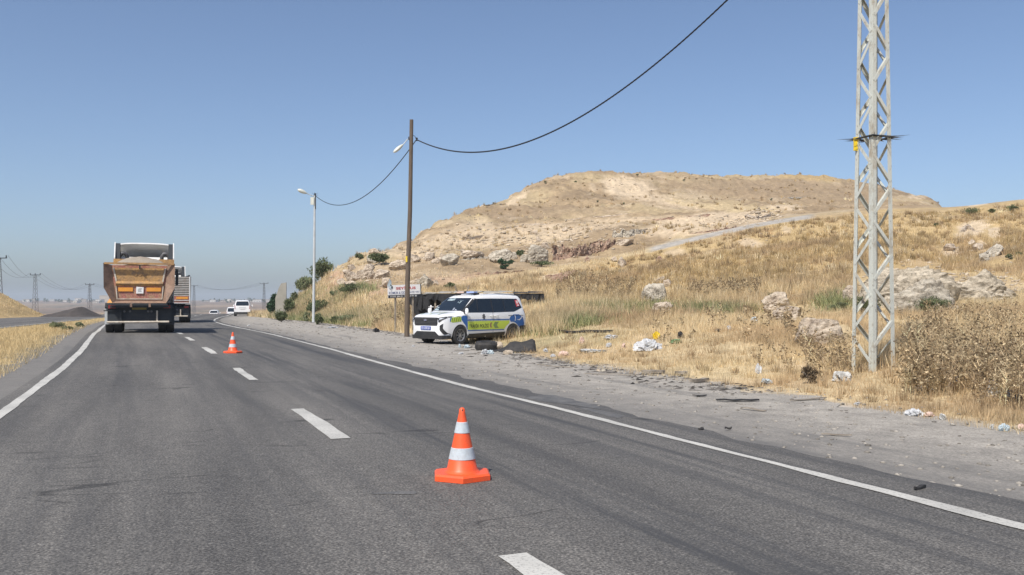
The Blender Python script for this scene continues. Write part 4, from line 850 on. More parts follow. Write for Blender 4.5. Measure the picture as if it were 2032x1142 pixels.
for i in range(4):
    nrm = (LEG[i] + LEG[(i + 1) % 4]).normalized()
    for k in range(17):
        z = .35 + k * .598 + (.30 if i % 2 else .0); a, b2 = (i, i + 1) if (k + i) % 2 else (i + 1, i)
        m_ = MB(); inset = (lp(i + 1, z) - lp(i, z)).normalized() * .03 * (1 if a == i else -1)
        angle_bar(m_, lp(a, z + .05) + inset + nrm * .006, lp(b2, z + .50) - inset + nrm * .006, .058, nrm); m_.build('brace', M['pylon'], R)
zr_ = 4.40 - tz + .25
fr = MB(); c4 = [lp(i, zr_) * 1 for i in range(4)]
for i in range(4):
    a = Vector((c4[i].x * 1.15, c4[i].y * 1.15, zr_)); b2 = Vector((c4[(i + 1) % 4].x * 1.15, c4[(i + 1) % 4].y * 1.15, zr_)); fr.tube([a, b2], .018, 4)
fr.build('guard_frame', M['chassis'], R)
for k in range(30):
    a = 2 * math.pi * k / 30 + random.uniform(-.08, .08); r0 = .22; r1 = .48 + random.uniform(-.06, .18) * (1.1 if abs(math.cos(a)) > .7 else .6); dz = random.uniform(-.05, .03)
    MB().add([(r0 * math.cos(a), r0 * math.sin(a), zr_ + .01), (r0 * math.cos(a + .11), r0 * math.sin(a + .11), zr_ + .012), (r1 * math.cos(a + .03), r1 * math.sin(a + .03), zr_ + dz), (r0 * math.cos(a + .05), r0 * math.sin(a + .05), zr_ - .015)], [(0, 1, 2), (1, 3, 2), (3, 0, 2), (0, 3, 1)]).build('spike', M['grey_plastic'], R)
MB().box(-.045, .045, -.012, 0, -.22, .03, Matrix.Translation(lp(0, zr_) + Vector((-.02, -.05, 0)))).build('warning_plate', M['yellow_tag'], R)
MB().box(-.06, .03, -.03, .0, -.02, .02, Matrix.Translation(lp(0, zr_) + Vector((0, -.05, 0)))).build('plate_strap', M['yellow_tag'], R)
MB().tube([(-1.0, 0, HT - .25), (1.0, 0, HT - .25)], .045, 6).build('cross_arm', M['pylon'], R)
for x in (-.9, 0, .9): MB().lathe([(.03, 0), (.06, .05), (.03, .09), (.06, .13), (.03, .17), (.02, .2)], 10, Matrix.Translation((x, 0, HT - .20))).build('insulator', M['chassis'], R)
PC = Vector((TX - .05, TY, 8.34 + CAMH))
def cable(name, A, B, bcoef, r, label, n=48, twist=True, group=None, cat='cable'):
    def pt(t): p = A.lerp(B, t); p.z += bcoef * (t * t - t); return p
    ps = [pt(i / n) for i in range(n + 1)]; mb = MB()
    if twist:
        n2 = n * 6; q = [pt(i / n2) for i in range(n2 + 1)]
        for ph in (0, 2.09, 4.19):
            mb.tube([p + Vector((0, math.cos(i * 1.1 + ph) * r * .62, math.sin(i * 1.1 + ph) * r * .62)) for i, p in enumerate(q)], r * .55, 4)
    else: mb.tube(ps, r, 5)
    o = mb.build(name, M['cable'], None, 1.2); tag(o, label, cat, group)
cable('overhead_cable', PA, PC, 9.55, .024, 'thick twisted black cable sagging from the wooden pole up to the lattice mast')
cable('overhead_cable', PB, PA, 5.95, .020, 'thin black cable sagging between the metal lamp pole and the wooden pole', 40, False)

def far_pylon(px, Y, ptop, label, wdt=1.0, arm=2.6):
    X, Y, z = at(px, Y); ztop = (600 - ptop) / F * Y + CAMH; h = ztop - z
    R = empty('power_pylon', (X, Y, z), random.uniform(-.1, .1) - .25, label, 'power pylon', 'power pylons across the valley'); mb = MB(); r = .0003 * Y * .5
    c = [(-1, -1), (1, -1), (1, 1), (-1, 1)]; q = lambda i, t: (c[i % 4][0] * wdt * (.5 - .32 * t), c[i % 4][1] * wdt * (.5 - .32 * t), h * .96 * t)
    for i in range(4): mb.tube([q(i, 0), q(i, 1)], .04 + r * .3, 4)
    n = 12
    for i in range(4):
        for k in range(n): mb.tube([q(i + (k % 2), k / n), q(i + 1 - (k % 2), (k + 1) / n)], .02 + r * .3, 3)
    mb.build('lattice_body', M['grey_plastic'], R)
    MB().box(-arm / 2, arm / 2, -.06, .06, h * .955, h * .955 + .14).build('cross_arm', M['chassis'], R)
    for x in (-arm / 2 + .1, 0, arm / 2 - .1): MB().lathe([(.05, 0), (.12, .1), (.07, .2), (.12, .3), (.06, .42), (0, .45)], 8, Matrix.Translation((x, 0, h * .955 + .1))).build('insulator', M['chassis'], R)
    return [Vector((X + x, Y, z + h * .955 + .5)) for x in (-arm / 2 + .1, 0, arm / 2 - .1)]
pts = [far_pylon(-3, 150, 508, 'lattice power pylon cut by the left edge of the photo, with one arm showing', 1.1, 3.4), far_pylon(70, 250, 542, 'lattice power pylon left of the dark spoil heap', 1.3, 3.6), far_pylon(178, 330, 562, 'lattice power pylon rising behind the dark spoil heap', 1.4, 3.6)]
pts2 = [far_pylon(385, 520, 565, 'faint power pylon just right of the two tipper trucks', 1.6, 4.6), far_pylon(524, 420, 560, 'faint power pylon between the minivan and the dark green tree', 1.4, 4.2)]
seq = pts + [pts2[0]]
for i in range(3):
    for k in range(3): cable('power_line', seq[i][k], seq[i + 1][k], 9 + 4 * i, .022, ['thin wire from the pylon cut by the left edge to the next pylon', 'thin wire between the pylon left of the spoil heap and the one behind it', 'thin wire running from the pylon behind the spoil heap towards the trucks'][i], 20, False, 'overhead wires, span %s' % ['at the left edge', 'over the spoil heap', 'behind the rusty truck'][i], 'wire')
for k in range(3): cable('power_line', pts2[0][k], pts2[1][k], 12, .03, 'faint thin wire between the two faint pylons above the distant vehicles', 20, False, 'overhead wires above the distant vehicles', 'wire')

# ------------------------------------------------------------------ sign board
x, y, z = at(802, 42.5); base = z
R = empty('sign_board', (x, y, base), math.radians(28), 'white roadside advertising board with red lettering and a black strip, on two posts', 'sign board')
W_, zb, zt = 1.62, 1.58 + CAMH * 0, 0
zb = (600 - 591) / F * 42.5 + CAMH - base; zt = (600 - 565.5) / F * 42.5 + CAMH - base
T = Matrix.Translation((0, 0, (zb + zt) / 2)) @ Matrix.Rotation(math.radians(-2.5), 4, 'Y'); hh = (zt - zb) / 2
MB().box(-W_ / 2, W_ / 2, -.02, .02, -hh, hh, T).build('board', M['print_white'], R)
MB().box(-W_ / 2, W_ / 2, -.026, -.0205, -hh, -hh + .14, T).build('black_strip', M['print_black'], R)
MB().box(W_ / 2, W_ / 2 + .05, -.03, .05, -hh, hh, T).build('frame_edge', M['chassis'], R)
def sign_text(s, cx, cz, w_, h_, mat, bold=.01):
    vs, fs = fit_text(s, w_, h_, bold); me = bpy.data.meshes.new('lettering'); me.from_pydata([tuple(T @ Vector((cx + a, -.030, cz + b))) for a, b in vs], [], fs); link('lettering', me, mat, R)
sign_text('SEYİDUS', .08, hh - .14, .98, .15, M['print_red'], .02)
sign_text('KÖMÜR & ODUN', -.27, hh - .35, .98, .14, M['print_bluegrey']); sign_text('SATIŞ YERİ', .50, hh - .35, .50, .11, M['print_bluegrey'])
sign_text('0 532 204 31 37', -.30, -hh + .07, .80, .075, M['print_white']); sign_text('554 41 30', .40, -hh + .07, .42, .075, M['print_white'])
sign_text('★', -W_ / 2 + .12, hh - .15, .12, .12, M['print_bluegrey'])
for xx in (-.42, .45): MB().box(xx - .035, xx + .035, .025, .085, -.2, zb + .3).build('post', M['old_wood'], R)
MB().add([(-.84, -.03, hh * 1.0), (-.70, -.04, hh * 2.0), (-.62, -.03, hh * 1.1), (-.66, -.05, hh * .3), (-.60, .02, hh * 1.6)], [(0, 1, 2), (0, 2, 3), (2, 1, 4)], T).build('torn_sheet', M['bag_cyan'], R)
MB().add([(-.68, -.035, hh * 1.15), (-.56, -.035, hh * .75), (-.60, -.035, hh * .42), (-.70, -.035, hh * .62)], [(0, 1, 2, 3)], T).build('torn_corner', M['chassis'], R)

# ------------------------------------------------------------------ collapsed shed behind the van
def quadsheet(name, pts, mat, parent, th=.03, nseg=8, jag=.0):
    a, b, c, d = [Vector(p) for p in pts]; mb = MB(); vs = []
    for j in range(2):
        for i in range(nseg + 1):
            t = i / nseg; p = (a.lerp(b, t) if j else d.lerp(c, t)); 
            if not j: p = p + Vector((random.uniform(-.05, .05), random.uniform(-.08, .08), random.uniform(-jag, jag)))
            vs.append(p)
    n = nseg + 1; off = Vector((0, th, th * .6)); vs2 = [v + off for v in vs]; fs = []
    for i in range(nseg): fs += [(i, i + 1, n + i + 1, n + i), (2 * n + i, 2 * n + n + i, 2 * n + n + i + 1, 2 * n + i + 1), (i, 2 * n + i, 2 * n + i + 1, i + 1), (n + i, n + i + 1, 3 * n + i + 1, 3 * n + i)]
    fs += [(0, n, 3 * n, 2 * n), (n - 1, 2 * n + n - 1, 4 * n - 1, 2 * n - 1)]
    return mb.add(vs + vs2, fs).build(name, mat, parent)
sx0, sx1 = (808 - 1016) / F * 44, (1080 - 1016) / F * 43; zsg = min(gh(sx0, 44), gh(sx1, 43)) ; ztp = (600 - 583) / F * 44 + CAMH
R = empty('collapsed_shed', ((sx0 + sx1) / 2, 44, zsg), 0, 'low burnt shed with a sagging black roof, behind the police van', 'shed')
hx_ = (sx1 - sx0) / 2; zt = ztp - zsg
n = 9
for k in range(n):
    a = -hx_ + 2 * hx_ * k / n; b = -hx_ + 2 * hx_ * (k + 1) / n - .03; dz = [0, -.03, .02, .04, .05, .03, .05, .0, .02][k]
    quadsheet('roof_sheet', [(a, 1.9, zt + dz + .10), (b, 1.9, zt + dz + .08), (b, -.3, zt + dz + .02), (a, -.3, zt + dz)], M['tin'] if k not in (7, 8) else M['burnt'], R, .03, 4, .02)
for k in range(12):
    a = -hx_ + 2 * hx_ * k / 12; b = a + 2 * hx_ / 12 * 1.02; dp = [.50, .80, .34, .62, .22, .30, .16, .26, .22, .55, .30, .48][k]
    quadsheet('hanging_sheet', [(a, -.28, zt - .01), (b, -.28, zt - .01), (b, -.22, zt - dp), (a, -.24, zt - dp)], M['burnt'], R, .02, 5, .10)
for a in np.linspace(-hx_ + .1, hx_ - .15, 6): MB().box(a - .04, a + .04, -.15, -.07, -.4, zt).build('post', M['burnt'] if random.random() < .6 else M['old_wood'], R)
MB().box(-hx_ + .1, -.4, 1.7, 1.78, -.3, zt - .05).build('back_wall', M['burnt'], R)
for px in (855, 869):
    X, Y, z = at(px, 40.5); tag(MB().box(X - .03, X + .03, Y, Y + .05, z - .1, (600 - (606 if px < 860 else 607)) / F * 40.5 + CAMH).box(X - .10, X + .12, Y - .01, Y - .002, (600 - 610) / F * 40.5 + CAMH, (600 - 608.8) / F * 40.5 + CAMH).build('white_post', M['print_white']), 'white post with a short cross bar, ' + ('left' if px < 860 else 'right') + ' one of two behind the van bonnet', 'post', 'white posts behind the van')
X, Y, z = at(917, 43.2); zz = ztp + .02
tag(MB().tube([(X - .35, Y, zz + .36), (X - .27, Y, zz + .12), (X - .05, Y, zz - .02), (X + .18, Y, zz + .02), (X + .30, Y, zz + .22), (X + .33, Y, zz + .38)], .028, 6).tube([(X + .28, Y, zz + .2), (X + .20, Y, zz + .34)], .018, 5).build('curved_branch', M['old_wood']), 'curved dead branch standing up like horns on the shed roof', 'branch')

# ------------------------------------------------------------------ ruined concrete wall, spoil heap, orange shelter
X, Y, z = at(557, 76); k_ = Y / F
pl = [((547 - 557) * k_, -.6), ((547 - 557) * k_, (600 - 592) * k_ + CAMH - z), ((553 - 557) * k_, (600 - 574) * k_ + CAMH - z), ((558 - 557) * k_, (600 - 563) * k_ + CAMH - z), ((568 - 557) * k_, (600 - 561) * k_ + CAMH - z), ((568 - 557) * k_, -.6)]
o = MB().prism(pl, -.15, .15).build('ruined_wall', M['concrete']); o.location = (X, Y, z); o.rotation_euler.z = .12; tag(o, 'broken slanting concrete wall standing in front of the dark green tree', 'wall')
def heap(name, px0, px1, Y, ptop, mat, label, dpt=4.0, skew=.65, kind=None, pb=None, seed=5, amp=.25):
    X0, X1 = (px0 - 1016) / F * Y, (px1 - 1016) / F * Y; zb = min(gh(X0, Y), gh(X1, Y)) - .15; zt = (600 - ptop) / F * Y + CAMH; nx, ny = 60, 30; vs = []; h = zt - zb
    for j in range(ny + 1):
        for i in range(nx + 1):
            u = i / nx; v = j / ny * 2 - 1; pr = (u / skew if u < skew else (1 - u) / (1 - skew)); pr = max(0, pr) ** .85; e = max(0, pr * (1 - abs(v) ** 1.6))
            x = X0 + (X1 - X0) * u; y = Y + dpt * v; nz = float(fbm(np.array([x * 1.1]), np.array([y * 1.1]), seed, 5)[0] - .5)
            vs.append((x, y, zb + h * min(1, e * 1.15 - .12 * e * e) + nz * amp * h * min(1, e * 5) + min(0, gh(x, y) - zb) * 0))
    fs = [(j * (nx + 1) + i, j * (nx + 1) + i + 1, (j + 1) * (nx + 1) + i + 1, (j + 1) * (nx + 1) + i) for j in range(ny) for i in range(nx)]
    me = bpy.data.meshes.new(name); me.from_pydata(vs, [], fs); me.update(); o = link(name, me, mat, None, 3.2); tag(o, label, 'heap', kind=kind); return o
heap('spoil_heap', 84, 196, 92, 610.5, M['dark_soil'], 'long dark heap of spoil beside the far carriageway', 3.5, .68)
X, Y, z = at(222, 98); R = empty('orange_shelter', (X, Y, z), .2, 'small peaked orange shelter showing just left of the rusty truck', 'shelter')
zt = (600 - 590) / F * Y + CAMH - z; MB().add([(-.5, -.5, zt - .75), (.5, -.5, zt - .75), (.5, .5, zt - .75), (-.5, .5, zt - .75), (-.12, 0, zt), (.12, 0, zt)], [(0, 1, 5, 4), (1, 2, 5), (2, 3, 4, 5), (3, 0, 4), (0, 3, 2, 1)]).build('roof', M['orange_tarp'], R)
for a in (-.45, .45): MB().tube([(a, -.4, -.1), (a, -.4, zt - .74)], .04, 6).build('leg', M['chassis'], R)

# ------------------------------------------------------------------ rocks
def rock_mesh(name, sx, sy, sz, seed, sub=4, npl=13, rough=.15, layered=.6):
    r = random.Random(seed); bm = bmesh.new(); bmesh.ops.create_icosphere(bm, subdivisions=sub, radius=1.0); pl = []
    for _ in range(npl):
        v = Vector((r.gauss(0, 1), r.gauss(0, 1), r.gauss(0, .8))).normalized(); pl.append((v, r.uniform(.62, .98)))
    for v in bm.verts:
        d = v.co.normalized(); R_ = 1.25
        for n_, h in pl:
            q = d.dot(n_)
            if q > .12: R_ = min(R_, h / q)
        v.co = d * R_
    co = np.array([v.co[:] for v in bm.verts]); s = seed * 3.7
    nz = (fbm(co[:, 0] * 1.8 + s, co[:, 1] * 1.8 + co[:, 2] * 1.3, seed, 5) - .5) * rough * 2.4 + (fbm(co[:, 0] * 6 + s, co[:, 2] * 6 + co[:, 1] * 5, seed + 3, 3) - .5) * rough * 1.1
    nz = nz - np.clip(.10 - np.abs(fbm(co[:, 0] * 1.6 + s, co[:, 1] * 1.6 + co[:, 2] * 2.2, seed + 11, 3) - .5) * 1.6, 0, 1) * rough * 7
    lay = (np.abs(((co[:, 2] + .25 * fbm(co[:, 0] * 1.5, co[:, 1] * 1.5 + s, seed + 7, 3)) * 3.2) % 1 - .5) < .11) * -.055 * layered
    for v, a, b in zip(bm.verts, nz, lay): l = v.co.length; v.co *= (1 + (a + b) / max(l, .3))
    for v in bm.verts: v.co = Vector((v.co.x * sx, v.co.y * sy, v.co.z * sz))
    me = bpy.data.meshes.new(name); bm.to_mesh(me); bm.free(); return me
NR = [0]
def rock(px, py, wpx, hpx, label, mat='rock', group=None, tilt=0.0, cat='boulder', name='boulder', sub=4, sink=.35, depth=.8, **kw):
    X, Y, z = hit(px, py); k = Y / F; NR[0] += 1; w_, h_ = wpx * k, hpx * k
    me = rock_mesh(name, w_ * .52, w_ * .5 * depth, h_ * .5 / (1 - sink * .5), 100 + NR[0], 5 if wpx > 26 and sub == 4 else sub, **kw); o = link(name, me, M[mat], None, .7)
    o.location = (X, Y + w_ * .25 * depth, z + h_ * (.5 - sink * .4)); o.rotation_euler = (0, math.radians(-tilt), random.uniform(-.5, .5)); tag(o, label, cat, group); return o
B = 'limestone boulders on the shoulder of the hill'
for a in [(741, 505, 22, 13, 'small pale boulder on the skyline, highest of the cluster above the sign'), (737, 520, 24, 14, 'knobbly pale boulder just below the skyline boulder', 'rock_grey'), (732, 533, 24, 14, 'flat pale boulder left of the round green bush'), (723, 545, 18, 14, 'small dull boulder between two green bushes on the hill edge', 'rock_grey'),
          (697, 536, 17, 12, 'small tan boulder on the left edge of the hill'), (692, 549, 27, 14, 'pointed cream boulder at the left end of the cluster'), (724, 545, 23, 11, 'long flat boulder on top of the cracked pair'),
          (728, 552, 27, 23, 'large squarish pink boulder in the middle of the cluster'), (711, 549, 14, 12, 'small wedge shaped boulder left of the squarish pink one'), (702, 558, 30, 14, 'broken slab boulder below the pointed cream one'), (693, 568, 24, 14, 'lower rounded boulder at the foot of the cluster'), (676, 565, 16, 13, 'low ragged boulder at the lower left of the cluster'),
          (757, 551, 33, 18, 'tilted tan boulder between the cluster and the wooden pole', 'rock', 20), (766, 569, 22, 22, 'pale upright boulder behind the left end of the sign'),
          (789, 535, 34, 16, 'long tapering boulder just left of the wooden pole', 'rock', 12), (829, 568, 32, 16, 'rounded boulder right of the wooden pole above the sign', 'rock', 12), (846, 570, 29, 24, 'large deeply cracked boulder above the shed roof', 'rock_grey', 10), (864, 564, 11, 11, 'tiny round boulder beside the deeply cracked one')]:
    lb = a[4]; mt = a[5] if len(a) > 5 else 'rock'; tl = a[6] if len(a) > 6 else 0
    rock(a[0], a[1] + 3, a[2] * 1.05, a[3] * 1.12, lb, mt, B, tl)
LG2 = 'rocks of the broken ledge across the hill'
for a in [(819, 516, 30, 12, 'flat grey ledge rock right behind the wooden pole'), (824, 520, 24, 12, 'small low ledge rock just right of the wooden pole'), (850, 518, 24, 14, 'ledge rock above the cracked boulder'), (864, 522, 16, 8, 'low ledge rock with a dark foot'), (893, 526, 36, 17, 'long sloping ledge rock pointing down left', 'rock_grey', 15), (880, 512, 20, 8, 'thin flat ledge rock behind the sloping one'), (936, 513, 50, 15, 'wide flat ledge rock left of the pocked one'),
          (994, 520, 42, 22, 'big pocked grey ledge rock with green scrub at its foot', 'rock_grey', 8), (1021, 515, 13, 14, 'small square ledge rock right of the pocked one', 'rock_grey'), (1041, 520, 17, 15, 'small block against the largest ledge rock', 'rock_grey'), (1074, 519, 46, 32, 'largest grey square ledge rock, at the left end of the red cutting', 'rock_grey'), (1082, 493, 20, 10, 'thin tilted slab above the largest ledge rock', 'rock', -15),
          (1240, 485, 42, 12, 'pale flat slab at the right end of the cutting', 'rock'), (1062, 464, 12, 8, 'small loose block high on the stony slope'), (1068, 480, 11, 9, 'loose cream stone on the stony slope'), (1120, 459, 12, 7, 'loose flat stone above the cutting')]:
    lb = a[4]; mt = a[5] if len(a) > 5 else 'rock'; tl = a[6] if len(a) > 6 else 0
    rock(a[0], a[1] + 2, a[2], a[3] * 1.15, lb, mt, LG2, tl, 'rock', 'ledge_rock', depth=.6)
S_ = 'rocks lying on the golden slope'
for a in [(1302, 602, 44, 32, 'large grey rock with a dark split, on the grass right of the van', 'rock_grey', -22, .9), (1322, 622, 44, 20, 'pale broken rock below the dark split rock', 'rock', 0, .8), (1285, 600, 22, 12, 'small pink stone left of the dark split rock', 'rock_red', 0, .8),
          (1312, 562, 16, 10, 'small tan rock with a dark hollow, higher up the golden slope', 'rock', 0, .8), (1324, 570, 18, 12, 'pale worn rock beside the hollow tan one', 'rock', -20, .8),
          (1546, 618, 62, 26, 'slanting layered slab of rock with a shaded right end', 'rock', 22, .9), (1566, 640, 64, 22, 'smooth rounded cream rock below the slanting slab', 'rock', 4, .9), (1628, 690, 98, 56, 'big smooth cream boulder left of the lattice mast', 'rock', 6, .9), (1650, 598, 24, 8, 'thin pale rock left of the lattice mast', 'rock', 10, .9), (1688, 602, 34, 26, 'jagged pale rock right behind the lattice mast', 'rock', 0, .9),
          (1235, 532, 24, 16, 'small pale rock on the golden slope under the track', 'rock', 0, .8), (1218, 520, 14, 8, 'tiny pale rock under the track', 'rock', 0, .8), (1165, 520, 12, 8, 'faint tan rock near the foot of the cutting', 'rock_red', 0, .8), (1307, 520, 12, 9, 'pinkish rock in the golden grass', 'rock_red', 0, .8),
          (1978, 508, 46, 16, 'slanting grey rock on the dark slope above the rubble', 'rock_grey', 30, .8), (1955, 518, 22, 12, 'small grey rock under the slanting one', 'rock_grey', 20, .8),
          (1945, 498, 20, 11, 'tan stone in the bare scar at the upper right', 'rock', 0, .8), (1930, 488, 16, 9, 'small stone at the top of the bare scar', 'rock', 0, .8), (1888, 498, 30, 10, 'flat stones in the left bare scar', 'rock', 0, .8)]:
    rock(a[0], a[1], a[2], a[3] * 1.25, a[4], a[5], S_, a[6], 'rock', 'slope_rock', depth=a[7], rough=.10 if 'smooth' in a[4] else .15)
for k, (px, py, w1, h1) in enumerate([(1104, 562, 16, 12), (1113, 555, 14, 10), (1098, 556, 12, 8), (1120, 560, 12, 12), (1128, 548, 14, 8), (1110, 568, 12, 12), (1090, 554, 14, 7), (1140, 545, 16, 7)]):
    rock(px, py, w1 * 1.2, h1 * 1.3, 'reddish earth rock of the small tumbled pile above the shed', 'rock_red', 'tumbled red rocks above the shed', 0, 'rock', 'red_rock', 3, .25)
# the cutting: a ragged red and grey face
def outcrop(pts, hpx, mat, label, seed, lean_=.5):
    P_ = [Vector(hit(px, py)) for px, py in pts]; n = 70; m = 16; vs = []
    for i in range(n + 1):
        t = i / n * (len(P_) - 1); a = int(min(t, len(P_) - 2)); p = P_[a].lerp(P_[a + 1], t - a); hp = np.interp(t, range(len(hpx)), hpx) * p.y / F
        hp *= .55 + .9 * float(fbm(np.array([i * .17]), np.array([seed * 1.]), seed, 3)[0])
        for j in range(m + 1):
            v = j / m; ny = float(fbm(np.array([i * .22]), np.array([v * 2.2 + seed]), seed + 2, 4)[0] - .5); nf = float(fbm(np.array([i * .9]), np.array([v * 7. + seed]), seed + 9, 3)[0] - .5)
            yy = (v * lean_ * hp if v < .75 else (.75 * lean_ * hp + (v - .75) * hp * 6)); zz = hp * min(1, v / .75) - (.0 if v < .75 else (v - .75) * .4) ; vs.append((p.x + nf * .35 * hp, p.y + yy + ny * hp * .9 * (1 if v < .8 else .3) + nf * hp * .25, p.z - .25 + zz + ny * .1))
    fs = [(i * (m + 1) + j, (i + 1) * (m + 1) + j, (i + 1) * (m + 1) + j + 1, i * (m + 1) + j + 1) for i in range(n) for j in range(m)]
    me = bpy.data.meshes.new('outcrop'); me.from_pydata(vs, [], fs); me.update(); o = link('outcrop', me, M[mat], None, .5); tag(o, label, 'rock outcrop', 'ragged rock faces of the cutting')
outcrop([(1098, 516), (1140, 513), (1180, 502)], [30, 24, 22], 'rock_red', 'ragged red earth face of the cutting, beside the largest grey rock', 5)
outcrop([(1172, 504), (1205, 498), (1222, 490)], [22, 24, 18], 'rock_red', 'middle reddish stretch of the cutting', 8)
outcrop([(1215, 474), (1250, 471), (1282, 464)], [16, 18, 14], 'rock_grey', 'upper grey rock face at the right end of the cutting', 11)
outcrop([(1118, 437), (1180, 430), (1260, 424)], [4, 5, 4], 'rock', 'thin pale rock seam running across the upper hill', 14)
outcrop([(1360, 468), (1420, 460), (1462, 452)], [7, 8, 9], 'rock_red', 'low crumbly bank along the upper edge of the track', 17)
outcrop([(1480, 432), (1505, 436), (1530, 428)], [9, 10, 7], 'rock', 'pale heap of broken stone beside the bend of the track', 20)
outcrop([(826, 512), (860, 516), (905, 518)], [7, 9, 7], 'rock', 'low pale rock band behind the wooden pole', 26)
outcrop([(908, 520), (940, 516), (975, 512)], [8, 9, 7], 'rock_grey', 'low grey rock band left of the pocked ledge rock', 29)
outcrop([(985, 456), (1040, 450), (1095, 446)], [5, 6, 4], 'rock', 'thin seam of stone above the stony slope', 32)
outcrop([(850, 486), (905, 476), (960, 470)], [5, 6, 5], 'rock', 'thin seam of stone low on the left of the hill', 35)
outcrop([(1270, 440), (1340, 434), (1410, 428)], [5, 6, 5], 'rock_red', 'crumbling seam left of the broken stone heap', 38)
outcrop([(915, 420), (960, 412), (1005, 404)], [4, 5, 3], 'rock', 'pale worn seam near the left skyline', 41)
outcrop([(925, 548), (985, 545), (1040, 540)], [9, 12, 8], 'rock_red', 'reddish bank under the ledge rocks', 44)
outcrop([(1520, 398), (1560, 394), (1610, 392)], [4, 5, 3], 'rock_grey', 'short dark ledge on the upper right of the hill', 47)
outcrop([(1905, 470), (1925, 455), (1945, 462)], [10, 14, 8], 'rock', 'bare pale scar on the slope at the right', 23)
# pale rubble mounds at the right
def mound(px, py, wpx, hpx, label, seed, mat='rubble', depth=.55):
    X, Y, z = hit(px, py); k = Y / F; o = link('rubble_mound', rock_mesh('rubble_mound', wpx * k * .52, wpx * k * .5 * depth, hpx * k * 1.0, seed, 6, 20, .17, 0.3), M[mat], None, .6); o.location = (X, Y + wpx * k * .25, z); tag(o, label, 'rubble mound', 'rubble mounds right of the lattice mast')
mound(1800, 612, 215, 92, 'large pale rubble mound directly behind the lattice mast', 301); mound(1965, 600, 175, 62, 'pale pitted rubble mound at the right edge of the photo', 302); mound(1850, 622, 150, 74, 'darker grey rubble mound between the two pale ones', 303, 'rock_grey', .4)
# loose stones: nobody could count them
def stones():
    V_ = []; F_ = []; C_ = []
    ico = bmesh.new(); bmesh.ops.create_icosphere(ico, subdivisions=1, radius=1.0); iv = np.array([v.co[:] for v in ico.verts]); fi = np.array([[v.index for v in f.verts] for f in ico.faces]); ico.free(); nb = 0
    def put(X, Y, z, s, c, fl=.6):
        nonlocal nb
        q = iv * (1 + rng.uniform(-.3, .3, (len(iv), 1))) * np.array([s * rng.uniform(.8, 1.5), s * rng.uniform(.8, 1.4), s * fl]); a = rng.uniform(0, 6.3); R_ = np.array([[math.cos(a), -math.sin(a), 0], [math.sin(a), math.cos(a), 0], [0, 0, 1]])
        V_.append(q @ R_.T + [X, Y, z]); F_.append(fi + nb); nb += len(iv); C_.append(np.broadcast_to(c, (len(iv), 3)))
    zones = [(1050, 480, 130, 18, 160, 5), (950, 470, 120, 30, 130, 4), (1190, 460, 90, 18, 90, 4), (1440, 440, 80, 10, 90, 4), (1510, 430, 40, 12, 90, 6), (900, 510, 120, 20, 90, 5), (1840, 560, 120, 34, 300, 7), (1960, 575, 90, 28, 220, 7), (1110, 500, 90, 20, 80, 5),
             (720, 560, 60, 40, 70, 5), (1240, 365, 50, 20, 60, 2.5), (1900, 500, 60, 20, 80, 4), (1560, 625, 120, 20, 40, 4), (1960, 650, 80, 50, 60, 6), (1320, 625, 30, 16, 40, 5), (1000, 440, 150, 16, 60, 3), (860, 560, 90, 20, 60, 4), (1500, 485, 60, 20, 40, 4)]
    for cx, cy, rx, ry, n, sz in zones:
        for _ in range(n):
            X, Y, z = hit(cx + rng.normal() * rx * .6, cy + rng.normal() * ry * .6)
            if Y > 300 or abs(lat(X, Y)) < 9: continue
            b = rng.uniform(.6, 1.15); put(X, Y, z + .02, sz * rng.uniform(.25, .75) * Y / F, np.array([.52, .44, .34]) * b)
    for _ in range(1900):      # pebbles on the shoulders and the gravel verge
        Y = math.exp(rng.uniform(math.log(4.5), math.log(60))); s = rng.choice([-1, 1], p=[.12, .88]); sl = -rng.uniform(3.9, 5.6) if s < 0 else rng.uniform(3.7, float(shoulder_w(Y)) + 1.5)
        X = float(road_c(Y)) + sl / CS; b = rng.uniform(.5, 1.5); put(X, Y, -1.4 + float(zroad(X, Y)) + CAMH + .012, rng.uniform(.006, .02) * (1 + Y * .03), np.array([.26, .24, .21]) * b)
    me = raw_mesh('loose_stones', np.vstack(V_), np.vstack(F_), 3, np.vstack(C_), M['stonecol']); o = link('loose_stones', me, M['stonecol']); tag(o, kind='stuff', label='loose stones and pebbles strewn over the verge and hillside')
M['stonecol'] = attr_mat('stone_chips', .95, 0, 30, .3)
stones()
# ------------------------------------------------------------------ grass and weeds
def in_corridor(X, Y, pad=0.0):
    s = lat(X, clip_road_y(Y)); s2 = (road2_edge(clip_road_y(Y)) - X) * .96
    return ((s > -(LW(Y) + .5)) & (s < shoulder_w(Y) + .15 + pad)) | ((s2 > -.6) & (s2 < 8.6))
def blades(X, Y, Z, h, w_, lean, col, seg2=False):
    n = len(X); a = rng.uniform(0, 2 * math.pi, n); la = rng.uniform(0, 2 * math.pi, n); px_, py_ = np.cos(a) * w_ / 2, np.sin(a) * w_ / 2
    lx, ly = np.cos(la) * lean * h, np.sin(la) * lean * h
    v = np.empty((n, 3, 3)); v[:, 0] = np.stack([X - px_, Y - py_, Z - .02], -1); v[:, 1] = np.stack([X + px_, Y + py_, Z - .02], -1); v[:, 2] = np.stack([X + lx, Y + ly, Z + h], -1)
    c = np.repeat(col[:, None, :], 3, 1); return v.reshape(-1, 3), c.reshape(-1, 3)
def make_grass(name, X, Y, h, w_, lean, col, label, sway=0.0):
    Z = gh(X, Y); v, c = blades(X, Y, Z, h, w_, lean, col)
    o = link(name, raw_mesh(name, v, np.arange(len(v)), 3, np.clip(c, .01, .95), M['grass']), M['grass']); tag(o, label, kind='stuff'); return o
